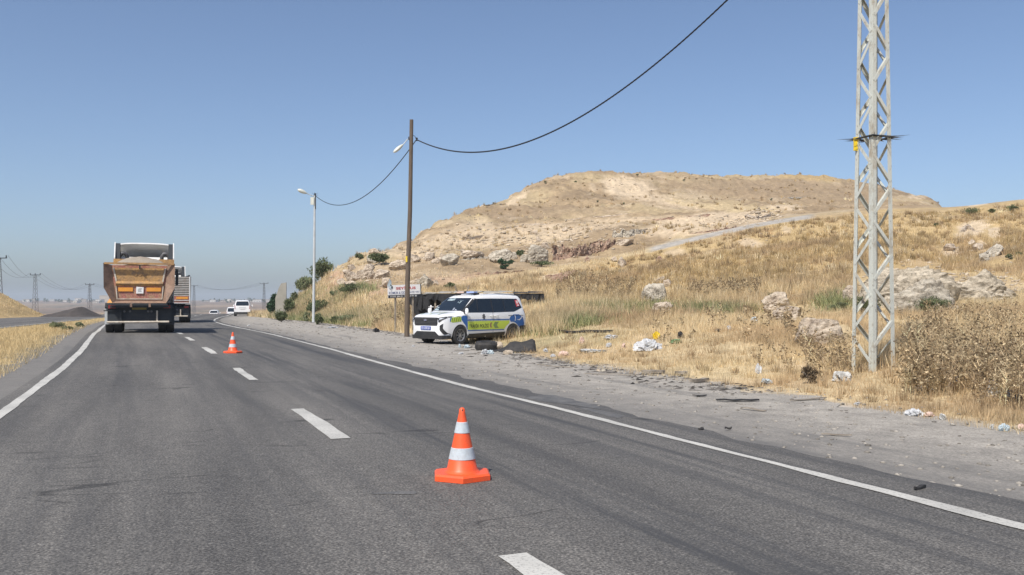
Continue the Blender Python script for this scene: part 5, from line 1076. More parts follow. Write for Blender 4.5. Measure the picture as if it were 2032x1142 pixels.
def sample(n, u0, u1, y0, y1, clump=True):
    u = rng.uniform(u0, u1, n); Y = np.exp(rng.uniform(math.log(y0), math.log(y1), n)); X = u * Y
    if clump:                            # gather blades into tufts
        k = rng.integers(0, n, n); t = rng.random(n) < .78; sp = .012 * Y[k] ** .75 + .03; X = np.where(t, X[k // 14 * 14 % n] + rng.normal(0, 1, n) * sp[...], X); Y = np.where(t, Y[k // 14 * 14 % n] + rng.normal(0, 1, n) * sp, Y)
    ok = (Y > 4) & ~in_corridor(X, Y, 0); return X[ok], Y[ok]
def photo_xy(X, Y): Z = rel_height(X, Y); return 1016 + X / Y * F, 600 - Z / Y * F
straw = np.array([.66, .53, .32]); gold = np.array([.52, .39, .20]); brn = np.array([.38, .28, .17]); grn = np.array([.24, .27, .14]); pal = np.array([.78, .66, .45])
def colours(X, Y, base=None):
    n = len(X); t = fbm(X * .4, Y * .4, 110, 3); px, py = photo_xy(X, Y); g = ss(px, 1050, 1300) * ss(Y, 34, 50)
    c = straw * (1 - g[:, None]) + gold * g[:, None]; r = rng.random(n)[:, None]; c = np.where(r < .22, c * .55 + brn * .45, c); c = np.where(r > .82, pal, c)
    b = ss(fbm(X * .22, Y * .22, 112, 4), .50, .64)[:, None] * .75; c = c * (1 - b) + brn * 1.25 * b
    return c * (rng.uniform(.72, 1.22, n)[:, None]) * (.75 + .5 * t[:, None])
# right verge and slope, up to the track
X, Y = sample(600000, -.26, .92, 7.0, 62)
px, py = photo_xy(X, Y); s = lat(X, Y)
dens = fbm(X * .55, Y * .55, 100, 4); edge = ss(s - shoulder_w(Y), -.1, 2.5); keep = rng.random(len(X)) < (.30 + .70 * ss(dens, .30, .55)) * (.25 + .75 * edge)
keep &= (s > 0) & (rng.random(len(X)) > bare(px, py) * .93); X, Y, s, dens = X[keep], Y[keep], s[keep], dens[keep]
h = (.08 + .13 * ss(s - shoulder_w(Y), .2, 7)) * rng.uniform(.45, 1.35, len(X)) * (.6 + .9 * dens) * (1 + .5 * ss(Y, 34, 44))
# Bare trampled ground right behind the parked van
make_grass('dry_grass', X, Y, h, .0034 + .00042 * Y, .38, colours(X, Y), 'dry straw coloured grass covering the verge and the lower slope')
# hillside
X, Y = sample(260000, -.24, .85, 55, 260); px, py = photo_xy(X, Y); pl = np.interp(px, PATHX, PATHY)
d = fbm(X * .16, Y * .16, 120, 4); up = py < pl - 3; onp = np.abs(py - pl) < 8; pr = np.where(up, .06 + .55 * ss(d, .5, .66), .35 + .65 * ss(d, .3, .5)) * (~onp | (px < 1280)) * (rel_height(X, Y) > -1.0) * (1 - .95 * bare(px, py))
k = rng.random(len(X)) < pr; X, Y = X[k], Y[k]; c = colours(X, Y)
make_grass('hill_grass', X, Y, rng.uniform(.08, .28, len(X)) * (1 - .5 * (Y > 100)), .0004 * Y + .01, .5, c, 'sparse golden grass tufts on the hillside')
# rounded tussocks
def tussocks(n, nb, u0, u1, y0, y1, name, label, hs, keepf):
    u = rng.uniform(u0, u1, n); Y = np.exp(rng.uniform(math.log(y0), math.log(y1), n)); X = u * Y; k = (~in_corridor(X, Y, .4)) & (lat(X, Y) > 0); X, Y = X[k], Y[k]; px, py = photo_xy(X, Y); k = keepf(X, Y, px, py) & (rng.random(len(X)) > bare(px, py)); X, Y = X[k], Y[k]; n = len(X)
    sc = rng.uniform(.6, 1.5, n) * hs; tc_ = colours(X, Y) * rng.uniform(.6, 1.15, (n, 1)); tc_ = np.where(rng.random((n, 1)) < .3, brn * rng.uniform(.7, 1.2, (n, 1)), tc_)
    X, Y, sc = np.repeat(X, nb), np.repeat(Y, nb), np.repeat(sc, nb); c = np.repeat(tc_, nb, 0) * rng.uniform(.75, 1.25, (n * nb, 1)); a = rng.uniform(0, 6.283, n * nb); r = np.sqrt(rng.random(n * nb)); 
    bx, by = X + np.cos(a) * r * sc * .35, Y + np.sin(a) * r * sc * .35; Z = gh(bx, by); h = sc * (1.05 - .75 * r ** 2) * rng.uniform(.7, 1.1, len(r)); w_ = .006 + .0006 * Y; L_ = sc * .5 * r; q = rng.uniform(0, 6.283, len(r))
    v = np.empty((len(r), 3, 3)); v[:, 0] = np.stack([bx - np.cos(q) * w_ / 2, by - np.sin(q) * w_ / 2, Z - .02], -1); v[:, 1] = np.stack([bx + np.cos(q) * w_ / 2, by + np.sin(q) * w_ / 2, Z - .02], -1); v[:, 2] = np.stack([bx + np.cos(a) * L_, by + np.sin(a) * L_, Z + h], -1)
    v = v.reshape(-1, 3); o = link(name, raw_mesh(name, v, np.arange(len(v)), 3, np.clip(np.repeat(c, 3, 0), .01, .95), M['grass']), M['grass']); tag(o, label, kind='stuff')
tussocks(6000, 26, -.1, .85, 33, 100, 'grass_tussocks', 'rounded brown and golden grass tussocks on the slope', .42, lambda X, Y, px, py: py > np.interp(px, PATHX, PATHY) + 9)
tussocks(2600, 18, -.2, .5, 60, 210, 'hill_tussocks', 'low dull tussocks dotted over the upper hill', .40, lambda X, Y, px, py: (py < np.interp(px, PATHX, PATHY) - 7) & (fbm(X * .1, Y * .1, 170, 3) > .48))
tussocks(1200, 22, -.05, .85, 10, 33, 'verge_tussocks', 'small straw tussocks on the near verge', .19, lambda X, Y, px, py: px > 0)
# left verge, median and bank
X, Y = sample(230000, -.70, -.33, 9, 130); s = lat(X, Y); k = (s < -(LW(Y) + .45)) & (rng.random(len(X)) < (.45 + .55 * fbm(X * .8, Y * .8, 130, 4)) * (.4 + .6 * ss(-s - LW(Y), .45, 1.4))); X, Y = X[k], Y[k]
make_grass('verge_grass', X, Y, rng.uniform(.04, .20, len(X)), .004 + .0005 * Y, .6, straw * rng.uniform(.7, 1.2, (len(X), 1)) * np.array([.98, .97, .92]), 'cropped dry grass on the strip between the carriageways')
X, Y = sample(20000, -.36, -.20, 70, 150); s = lat(X, Y); k = (s > shoulder_w(Y)) ; X, Y = X[k], Y[k]
make_grass('far_verge_grass', X, Y, rng.uniform(.2, .7, len(X)), .0007 * Y, .4, colours(X, Y), 'tall dry grass beyond the lamp pole')
# taller seeding grass and green weeds in patches
def patchpts(specs):
    Xs, Ys = [], []
    for cx, cy, rx, ry, n in specs:
        for _ in range(n // 40):
            p = hit(cx + rng.normal() * rx * .5, cy + rng.normal() * ry * .5); r = .10 + .006 * p[1]
            Xs.append(p[0] + rng.normal(0, r, 40)); Ys.append(p[1] + rng.normal(0, r, 40))
    X = np.concatenate(Xs); Y = np.concatenate(Ys); k = ~in_corridor(X, Y, .2); return X[k], Y[k]
X, Y = patchpts([(700, 625, 90, 10, 3600), (660, 608, 60, 12, 3600), (755, 635, 50, 12, 4800), (840, 618, 60, 10, 2400), (1180, 600, 110, 26, 9000), (1120, 625, 60, 14, 3600), (1450, 600, 100, 24, 5000), (780, 655, 30, 8, 3000), (1080, 648, 30, 20, 3000), (640, 635, 60, 6, 2400), (590, 612, 30, 12, 2400), (1920, 715, 120, 55, 4400)])
make_grass('tall_dry_grass', X, Y, rng.uniform(.22, .62, len(X)), .006 + .0005 * Y, .30, colours(X, Y) * 1.08, 'tall seeding dry grass in clumps on the verge')
X, Y = patchpts([(1190, 616, 90, 10, 6000), (1130, 640, 60, 12, 3500), (1300, 612, 60, 8, 900), (1425, 618, 60, 8, 4500), (560, 632, 34, 8, 4000), (632, 634, 34, 8, 4000), (590, 596, 34, 8, 4000), (700, 634, 70, 9, 11000), (765, 640, 30, 9, 3500), (650, 638, 40, 6, 5000), (600, 628, 50, 6, 5000), (575, 620, 20, 8, 1500), (660, 604, 50, 8, 1700), (590, 600, 30, 14, 2000), (1655, 602, 30, 14, 1500), (700, 578, 40, 8, 1600), (1085, 660, 30, 8, 400)])
n = len(X); make_grass('green_weeds', X, Y, rng.uniform(.12, .42, n), .010 + .0006 * Y, .7, (grn * rng.uniform(.5, 1.5, (n, 1)) + np.array([.10, .07, .02]) * rng.random((n, 1))), 'grey green weeds growing in patches through the dry grass')
# dry thistles: stalk, branches, curled leaves and heads
def thistles(name, specs, label, hmin, hmax, leafs, cols, wl=1.0):
    V_ = []; C_ = []
    def tri(a, b, c, col): V_.extend((a, b, c)); C_.extend((col, col, col))
    for cx, cy, rx, ry, n in specs:
        for _ in range(n):
            X, Y, z = hit(cx + rng.uniform(-1, 1) * rx, cy + rng.uniform(-1, 1) * ry)
            if bool(in_corridor(np.array([X]), np.array([Y]), .3)[0]): continue
            h = rng.uniform(hmin, hmax); nb = rng.integers(5, 10); base = np.array([X, Y, z]); col = cols[rng.integers(len(cols))] * rng.uniform(.6, 1.25); w_ = .006 + .0004 * Y
            stems = [(base, base + np.array([rng.normal() * .14 * h, rng.normal() * .14 * h, h]))]
            for b in range(nb):
                t = rng.uniform(.25, .9); p = stems[0][0] * (1 - t) + stems[0][1] * t; an = rng.uniform(0, 6.3); L_ = h * rng.uniform(.18, .42); stems.append((p, p + np.array([math.cos(an) * L_ * .7, math.sin(an) * L_ * .7, L_ * .75])))
            for a, b in stems:
                e = np.array([w_, 0, 0]) if rng.random() < .7 else np.array([0, w_, 0]); sc = col * 1.25; tri(a - e / 2, a + e / 2, b, sc)
                for _ in range(leafs):
                    t = rng.uniform(.05, 1); p = a * (1 - t) + b * t; d = rng.normal(0, 1, 3); d /= np.linalg.norm(d); d[2] = d[2] * .6 - .1; q = rng.normal(0, 1, 3); q /= np.linalg.norm(q); s_ = rng.uniform(.03, .085) * wl
                    tri(p, p + d * s_ * 1.3 + q * s_ * .4, p + d * s_ * 1.1 - q * s_ * .4, cols[rng.integers(len(cols))] * rng.uniform(.5, 1.3))
                for _ in range(3): d = rng.normal(0, 1, 3) * .024 * wl; q = rng.normal(0, 1, 3) * .024 * wl; tri(b + d, b + q, b - d - q, col * .62)
    o = link(name, raw_mesh(name, np.array(V_), np.arange(len(V_)), 3, np.clip(np.array(C_), .01, .9), M['grass']), M['grass']); tag(o, label, kind='stuff')
tc = [np.array([.60, .48, .30]), np.array([.50, .38, .23]), np.array([.32, .24, .15]), np.array([.70, .58, .38]), np.array([.44, .34, .22])]
thistles('dry_thistles', [(1915, 740, 120, 50, 330), (1940, 665, 100, 30, 120), (1850, 775, 60, 22, 60), (1990, 790, 60, 30, 70), (1650, 740, 50, 22, 40), (1840, 690, 40, 30, 30), (1560, 730, 60, 24, 14), (2180, 760, 130, 60, 150)], 'tangle of tall dead brown thistles around the foot of the mast', .22, .70, 4, tc, .60)
thistles('dead_weeds', [(1180, 585, 80, 16, 170), (1440, 585, 70, 12, 110), (1160, 560, 50, 8, 60), (770, 650, 30, 10, 30), (820, 632, 24, 8, 30), (1450, 660, 160, 30, 40), (780, 625, 30, 8, 24)], 'dead brown headed weeds standing in the dry grass', .3, .7, 4, tc, .85)

# ------------------------------------------------------------------ bushes and trees
def leaf_cloud(n, rx, ry, rz, leaf, cols, clumps=14, seed=0, spiky=0.0):
    leaf = leaf * .8
    r = np.random.default_rng(seed); cc = r.normal(0, 1, (clumps, 3)); cc /= np.linalg.norm(cc, axis=1)[:, None]; cc *= r.uniform(.25, .78, (clumps, 1)); cr = r.uniform(.18, .50, clumps); k = r.integers(0, clumps, n)
    d = r.normal(0, 1, (n, 3)); d /= np.linalg.norm(d, axis=1)[:, None]; p = cc[k] + d * cr[k][:, None] * (r.uniform(.2, 1.0, (n, 1)) ** .5 + (r.random((n, 1)) < .18) * r.uniform(0, .6, (n, 1))); p = p * np.array([rx, ry, rz])
    a = r.normal(0, 1, (n, 3)); a /= np.linalg.norm(a, axis=1)[:, None]; b = np.cross(a, r.normal(0, 1, (n, 3))); b /= np.linalg.norm(b, axis=1)[:, None]
    if spiky: a = a * (1 - spiky) + np.array([0, 0, 1.6]) * spiky
    s = leaf * r.uniform(.5, 1.4, (n, 1)); v = np.stack([p - a * s, p + b * s * .45, p + a * s, p - b * s * .45], 1).reshape(-1, 3)
    tone = r.uniform(.65, 1.3, clumps)[k]; ci = r.integers(0, len(cols), n); c = np.array(cols)[ci] * (tone * r.uniform(.7, 1.3, n))[:, None]
    return v, np.repeat(c, 4, 0)
GR = [(.10, .13, .06), (.13, .16, .08), (.17, .18, .10)]; DG = [(.035, .075, .042), (.05, .095, .055), (.07, .11, .06)]; GG = [(.19, .22, .12), (.26, .26, .15), (.15, .18, .10)]
def bush(name, px, py, wpx, hpx, label, cols, cat='bush', n=2600, leaf=.05, trunk=.3, group=None, seed=0, base=None, spiky=.3, clumps=14, Yd=None):
    if Yd: X, Y, z = at(px, Yd)
    else: X, Y, z = hit(px, py)
    k = Y / F; rx = wpx * k * .5; rz = hpx * k * .5; R = empty(name, (X, Y, z), 0, label, cat, group); zc = rz * (1 + trunk * .3)
    v, c = leaf_cloud(n, rx, rx * .9, rz, leaf * max(1, Y / 45), cols, clumps, seed + int(px), spiky); v = v + [0, 0, zc]; v[:, 2] = np.maximum(v[:, 2], .01)
    link('foliage', raw_mesh('foliage', v, np.arange(len(v)), 4, c, M['leaf']), M['leaf'], R)
    mb = MB(); rr = random.Random(int(px)); mb.tube([(0, 0, -.15), (.02, 0, zc * .5), (0, .03, zc * 1.1)], [.035 + rx * .05, .03 + rx * .03, .015], 7)
    for i in range(7):
        a = rr.uniform(0, 6.3); q = rr.uniform(.35, .75); t0 = rr.uniform(.15, .7); mb.tube([(0, 0, zc * t0), (rx * q * .5 * math.cos(a), rx * q * .5 * math.sin(a), zc * (t0 + .2)), (rx * q * math.cos(a), rx * q * math.sin(a), zc * (t0 + .5))], [.02 + rx * .02, .012 + rx * .01, .005], 5)
    mb.build('trunk' if cat == 'tree' else 'stem', M['old_wood'], R)
bush('evergreen_tree', 545, 590, 28, 38, 'dark dense evergreen tree behind the broken concrete wall', DG, 'tree', 5200, .10, .3, None, 1, clumps=18, Yd=84)
bush('tall_shrub', 640, 580, 52, 50, 'tall feathery green shrub on the left shoulder of the hill behind the lamp pole', GR, 'shrub', 5200, .07, .2, None, 2, spiky=.25, clumps=22, Yd=92)
bush('tall_shrub', 607, 585, 44, 34, 'lower pale green shrub left of the lamp pole, behind the reeds', GG, 'shrub', 3600, .07, .2, None, 3, spiky=.25, clumps=20, Yd=88)
bush('tall_shrub', 583, 592, 30, 24, 'small pale shrub just right of the broken concrete wall', GG, 'shrub', 2200, .07, .2, None, 4, spiky=.3, Yd=84)
bush('dark_bush', 574, 604, 24, 38, 'dark green bush against the right side of the concrete wall', GR, 'bush', 2600, .06, .2, None, 5, Yd=76)
bush('wide_bush', 632, 612, 60, 30, 'wide dark green bush behind the lamp pole foot', GR, 'bush', 4200, .06, .2, None, 6, clumps=22, Yd=67)
bush('hill_bush', 752, 526, 38, 24, 'round green bush among the boulders near the hill edge', GR, 'bush', 3200, .06, .2, None, 7); bush('hill_bush', 714, 517, 20, 13, 'small green bush on the skyline left of the round one', GR, 'bush', 1500, .05, .2, None, 8)
bush('hill_bush', 700, 584, 60, 22, 'low spreading green bush under the boulder cluster', GR, 'bush', 3600, .06, .2, None, 9, clumps=24); bush('hill_bush', 665, 590, 30, 16, 'small low bush left of the spreading one', GG, 'bush', 1500, .06, .2, None, 10)
bush('ledge_bush', 1003, 535, 38, 22, 'dark green scrub at the foot of the pocked ledge rock', DG, 'bush', 2600, .05, .2, None, 11); bush('ledge_bush', 1030, 510, 22, 14, 'small green scrub between two ledge rocks', GR, 'bush', 1200, .05, .2, None, 12); bush('ledge_bush', 1075, 530, 50, 12, 'low green scrub under the largest ledge rock', GR, 'bush', 1600, .05, .2, None, 13)
bush('slope_bush', 892, 574, 24, 12, 'small round green bush above the shed', GR, 'bush', 1300, .05, .2, None, 14)
V = 'green bushes along the gravel shoulder'
bush('verge_bush', 632, 645, 20, 22, 'neat round green bush right of the lamp pole foot', GR, 'bush', 2200, .045, .1, V, 15); bush('verge_bush', 608, 638, 24, 17, 'loose green bush left of the lamp pole foot', GG, 'bush', 1600, .05, .1, V, 16); bush('verge_bush', 558, 640, 34, 24, 'wide green bush at the near end of the concrete wall', GR, 'bush', 2800, .05, .1, V, 17, clumps=20)
bush('verge_bush', 542, 622, 30, 20, 'green bush left of the wide one, closest to the minivan', GG, 'bush', 2000, .05, .1, V, 18); bush('verge_bush', 668, 643, 26, 18, 'ragged green bush halfway between lamp pole and wooden pole', GR, 'bush', 1600, .05, .1, V, 19); bush('verge_bush', 702, 640, 60, 16, 'long low green weeds bush beside the gravel', GG, 'bush', 3000, .05, .1, V, 20, clumps=22)
bush('median_bush', 112, 654, 36, 15, 'grey green shrub on the strip between the carriageways, left one', GG, 'shrub', 2200, .05, .1, 'shrubs between the carriageways', 21); bush('median_bush', 134, 656, 26, 8, 'lowest shrub in the middle of the three between the carriageways', GG, 'shrub', 1000, .05, .1, 'shrubs between the carriageways', 22); bush('median_bush', 158, 650, 20, 10, 'small shrub between the carriageways, right one', GG, 'shrub', 1200, .05, .1, 'shrubs between the carriageways', 23)
bush('mound_bush', 1850, 622, 70, 34, 'green shrub growing in front of the grey rubble', GR, 'shrub', 3400, .035, .2, None, 24, clumps=22); bush('mound_bush', 1720, 625, 60, 40, 'dark green shrub seen through the lattice mast', GR, 'shrub', 2600, .035, .2, None, 25); bush('mound_bush', 1665, 618, 44, 18, 'low green shrub left of the lattice mast', GG, 'shrub', 1600, .035, .2, None, 26)
bush('slope_bush', 1530, 597, 22, 16, 'small green bush above the slanting slab', GR, 'bush', 1300, .04, .2, None, 27)
for px, py, w1, lb in [(1925, 430, 38, 'flat green bush on the upper right slope'), (1968, 424, 14, 'small green bush on the upper right slope, below the skyline'), (2010, 420, 26, 'green bush near the right edge on the upper slope'), (1858, 452, 10, 'tiny green bush on the golden slope at the right'), (2003, 518, 18, 'green bush beside the red soil at the right'), (2025, 510, 16, 'dark green bush cut by the right edge of the photo')]:
    bush('slope_bush', px, py, w1, w1 * .4 + 4, lb, GR, 'bush', 900, .04, .1, 'bushes on the upper right slope', 30)
for k, (px, py) in enumerate([(1265, 352), (1357, 360), (1185, 403), (1238, 407), (1082, 365), (1530, 398), (980, 402), (1142, 363)]):
    bush('scrub', px, py, 7, 4, 'tiny dark scrub dot on the upper hill', GR, 'scrub', 160, .03, .1, 'dark scrub dots on the upper hill', 40)

# ------------------------------------------------------------------ town on the far edge of the plain
HW = [dirty('house_wall', c, None, .9, .3, fine=2) for c in [(.70, .66, .58), (.55, .50, .42), (.62, .60, .56), (.45, .38, .30)]]
HR = [dirty('house_roof', c, None, .9, .3, fine=2) for c in [(.40, .30, .24), (.32, .30, .28), (.60, .58, .54)]]
r = random.Random(5)
spec = [(8 if False else 52, 1), (66, .9), (103, 1), (118, .8), (129, 1), (148, 1.1), (155, 1), (166, 1.1), (172, .9), (190, 1), (195, 1.2), (207, 1.7), (214, 1), (410, .9), (422, .8), (443, .9), (452, 1), (461, .8), (470, 1), (484, .9), (494, 1.2), (502, 1), (510, 1.3), (515, .9), (530, 1)]
for k, (px, sc_) in enumerate(spec):
    Yh = r.uniform(1750, 2150); X, Y, z = at(px, Yh); w_, d_, h_ = r.uniform(9, 17) * sc_, r.uniform(8, 12), r.uniform(3.6, 6.5) * sc_ ** 1.5
    R = empty('house', (X, Y, z - .5), r.uniform(-.3, .3), 'tall pale block of the far town' if sc_ > 1.5 else 'small flat roofed house of the hazy far town', 'house', 'houses of the far town')
    MB().box(-w_ / 2, w_ / 2, 0, d_, 0, h_ + .5).build('wall', HW[k % 4], R); MB().box(-w_ / 2 - .4, w_ / 2 + .4, -.5, d_ + .5, h_ + .5, h_ + .9).build('roof', HR[k % 3], R)
    for a in (-.3, .0, .3):
        MB().box(a * w_ - .6, a * w_ + .6, -.06, .02, 1.6, 3.0).build('window', M['glass'], R)
for k, px in enumerate([48, 60, 74, 88, 94, 110, 116, 122, 134, 139, 158, 181, 187, 199, 212, 402, 416, 425, 436, 448, 452, 458, 466, 474, 478, 487, 495, 500, 506, 519, 527, 537]):
    X, Y, z = at(px + r.uniform(-1.5, 1.5), r.uniform(1650, 2000)); hgt = r.uniform(4.5, 9) * (1.5 if k in (3, 8, 19) else 1)
    R = empty('far_tree', (X, Y, z - .3), 0, 'dark tree among the houses of the far town', 'tree', 'trees of the far town')
    v, c = leaf_cloud(170, hgt * r.uniform(.35, .8), hgt * .5, hgt * .5, 1.0, DG + GR, 8, 200 + k); link('crown', raw_mesh('crown', v + [0, 0, hgt * .6], np.arange(len(v)), 4, c, M['leaf']), M['leaf'], R); MB().tube([(0, 0, -.5), (0, 0, hgt * .5)], .25, 5).build('trunk', M['old_wood'], R)

# ------------------------------------------------------------------ litter
def blob(px, py, wpx, hpx, mat, name, label, cat, seed, group=None, rough=.55, squash=.6):
    X, Y, z = hit(px, py); k = Y / F; bm = bmesh.new(); bmesh.ops.create_icosphere(bm, subdivisions=4, radius=1.0); co = np.array([v.co[:] for v in bm.verts])
    nz = np.abs(fbm(co[:, 0] * 2.2 + seed, co[:, 1] * 2.2 + co[:, 2] * 2.6, seed, 5) - .5) * rough * 5 - rough * .4 + (fbm(co[:, 0] * .9 + seed, co[:, 1] * .9 + co[:, 2], seed + 1, 2) - .5) * 1.1
    for v, a in zip(bm.verts, nz): v.co *= (1 - a); v.co = Vector((v.co.x * wpx * k * .5, v.co.y * wpx * k * .35, max(v.co.z, -.35) * hpx * k * .75))
    me = bpy.data.meshes.new(name); bm.to_mesh(me); bm.free(); o = link(name, me, M[mat], None, .35); o.location = (X, Y, z + hpx * k * .16 + .02); o.rotation_euler.z = seed; tag(o, label, cat, group); return o
for i, a in enumerate([(1285, 697, 42, 20, 'bag_white', 'plastic_bag', 'big crumpled white plastic bag with dark gaps, on the grass right of the van', 'plastic bag'), (1302, 674, 16, 13, 'bag_yellow', 'plastic_bag', 'small yellow plastic bag behind the big white one', 'plastic bag'), (1351, 672, 14, 12, 'bag_black', 'plastic_bag', 'small dark brown bag right of the yellow one', 'plastic bag'), (1342, 683, 22, 7, 'bag_green', 'plastic_bag', 'thin greenish wrapper beside the big white bag', 'wrapper'),
                     (1498, 644, 18, 13, 'bag_cyan', 'plastic_bag', 'pale blue plastic bag alone in the grass', 'plastic bag'), (1446, 657, 11, 10, 'bag_white', 'plastic_bag', 'small white scrap in the middle of the dry grass', 'scrap'), (1426, 660, 12, 6, 'bag_black', 'plastic_bag', 'small dark scrap left of the white scrap', 'scrap'),
                     (1670, 757, 40, 18, 'bag_clear', 'plastic_bag', 'crumpled clear plastic sheet left of the mast foot', 'plastic sheet'), (1975, 790, 36, 26, 'bag_clear', 'plastic_bag', 'crumpled clear bag at the far right', 'plastic bag'), (1893, 770, 18, 24, 'bag_blue', 'plastic_bag', 'dark blue rag bag hanging in the thistles', 'plastic bag'), (1966, 768, 16, 12, 'bag_blue', 'plastic_bag', 'faint blue bag deep in the thistles', 'plastic bag'), (1836, 776, 36, 8, 'bag_white', 'plastic_bag', 'flat shiny white wrapper in the thistles', 'wrapper'),
                     (1818, 828, 32, 12, 'bag_white', 'plastic_bag', 'flat white bag lying on the edge of the gravel', 'plastic bag'), (1845, 829, 22, 8, 'bag_pink', 'plastic_bag', 'pinkish scrap beside the flat white bag', 'scrap'), (1870, 835, 18, 12, 'bag_clear', 'plastic_bag', 'grey crumpled scrap at the grass edge', 'scrap'), (2012, 800, 30, 20, 'bag_black', 'plastic_bag', 'black bag at the right edge of the photo', 'plastic bag'),
                     (1993, 858, 18, 13, 'bag_cyan', 'plastic_bag', 'crushed pale blue bottle bag at the lower right grass edge', 'plastic bag'), (1967, 854, 10, 9, 'bag_clear', 'plastic_bag', 'crushed clear cup left of the pale blue one', 'cup'), (2027, 856, 12, 10, 'bag_pink', 'plastic_bag', 'pale scrap at the very right edge', 'scrap'), (1505, 743, 12, 16, 'bag_white', 'plastic_bag', 'white scrap standing in the grass above the gravel', 'scrap'), (1522, 762, 28, 9, 'bag_cyan', 'plastic_bag', 'faint bluish wrapper in the grass', 'wrapper'), (1700, 806, 12, 5, 'bag_white', 'plastic_bag', 'thin white paper strip on the gravel edge', 'paper'),
                     (1208, 690, 10, 9, 'bag_white', 'plastic_bag', 'tiny white scrap in the grass above the debris', 'scrap'), (1154, 683, 12, 14, 'bag_pink', 'plastic_bag', 'pinkish carton in the grass', 'carton'), (1238, 692, 9, 8, 'bag_pink', 'plastic_bag', 'small round tan scrap left of the big white bag', 'scrap'), (1120, 708, 20, 10, 'bag_pink', 'plastic_bag', 'crumpled tan paper by the gravel edge', 'paper'), (1097, 710, 12, 6, 'bag_white', 'plastic_bag', 'white scrap by the gravel edge behind the van tyre', 'scrap'), (1082, 700, 11, 6, 'bag_white', 'plastic_bag', 'white paper ball right of the black rubber', 'paper'), (1180, 700, 44, 6, 'bag_clear', 'plastic_bag', 'long drift of clear plastic film', 'plastic film'), (1210, 674, 30, 8, 'bag_white', 'plastic_bag', 'pale scattered wrappers beyond the black line', 'wrapper'),
                     (960, 704, 18, 10, 'bag_white', 'plastic_bag', 'crumpled white paper in front of the tyre', 'paper'), (973, 704, 14, 9, 'bag_cyan', 'plastic_bag', 'crumpled bluish paper in front of the tyre', 'paper'), (915, 704, 9, 4, 'bag_white', 'plastic_bag', 'small white scrap on the gravel in front of the van', 'scrap'), (926, 692, 14, 5, 'bag_cyan', 'plastic_bag', 'pale blue bottle on the gravel under the van', 'bottle'), (912, 691, 6, 6, 'bag_cyan', 'plastic_bag', 'tiny pale blue cap near the front wheel', 'scrap'), (820, 690, 5, 4, 'bag_white', 'plastic_bag', 'tiny white scrap at the van front bumper', 'scrap'),
                     (510, 628, 8, 5, 'bag_white', 'plastic_bag', 'small white object beside the minivan', 'scrap'), (747, 660, 13, 8, 'bag_black', 'plastic_bag', 'dark lump at the edge of the gravel left of the wooden pole', 'lump'), (494, 648, 5, 3, 'bag_white', 'plastic_bag', 'tiny white scrap on the far gravel', 'scrap'), (660, 652, 24, 3, 'bag_white', 'plastic_bag', 'flat pale board on the far grass edge', 'board')]):
    blob(a[0], a[1], a[2], a[3], a[4], a[5] if a[7] in ('plastic bag',) else a[7].replace(' ', '_'), a[6], a[7], i + 3)
# tyre lying flat with a tan stone
X, Y, z = hit(966, 697); Rt = empty('old_tyre', (X, Y + .3, z), 0, 'old black car tyre lying flat in front of the van rear wheel', 'tyre')
MB().lathe([(.20, .02), (.33, .0), (.37, .06), (.375, .2), (.33, .27), (.21, .26), (.19, .2), (.19, .06), (.20, .02)], 36, Matrix.Rotation(.06, 4, 'X'), False).build('tread', M['rubber'], Rt, .6)
rock(988, 697, 21, 20, 'round tan stone leaning on the old tyre', 'rock', None, 0, 'stone', 'round_stone', 3, .15, 1.0, rough=.03, npl=26, layered=0)
rock(1008, 705, 22, 12, 'tan stone under the torn black rubber', 'rock', None, 0, 'stone', 'tan_stone', 3, .2)
# torn truck tyre casing / black rubber sheet
X, Y, z = hit(1020, 700); k = Y / F; mb = MB(); prof = [(-42, 2), (-30, 3), (-18, 8), (-8, 17), (2, 19), (14, 17), (26, 20), (36, 24), (42, 20), (44, 6), (40, 2)]
for i, (a, b) in enumerate(prof):
    for d in (0, 1): wd = [.1, .18, .3, .4, .45, .5, .5, .45, .4, .35, .3][i]; mb.v += [(X + a * k, Y - wd / 2 + wd * d, z + b * k * (1 if d else .12) + .0), (X + a * k, Y - wd / 2 + wd * d, z + b * k * (1 if d else .12) + .04)]
for i in range(len(prof) - 1): a = i * 4; b = a + 4; mb.f += [(a, a + 2, b + 2, b), (a + 1, b + 1, b + 3, a + 3), (a, b, b + 1, a + 1), (a + 2, a + 3, b + 3, b + 2)]
mb.f += [(0, 1, 3, 2)]; tag(mb.build('torn_rubber', M['rubber'], None, 1.2), 'torn black tyre casing curled on the ground right of the old tyre', 'rubber')
blob(1033, 696, 26, 14, 'bag_clear', 'grey_plastic_piece', 'curved grey plastic piece lying against the torn rubber', 'plastic piece', 71, None, .2)
bush('dead_bush', 1606, 762, 38, 40, 'dark dead bush tangle in the dry grass left of the mast foot', [(.16, .12, .08), (.26, .20, .13), (.09, .07, .05)], 'bush', 1300, .03, .1, None, 61)
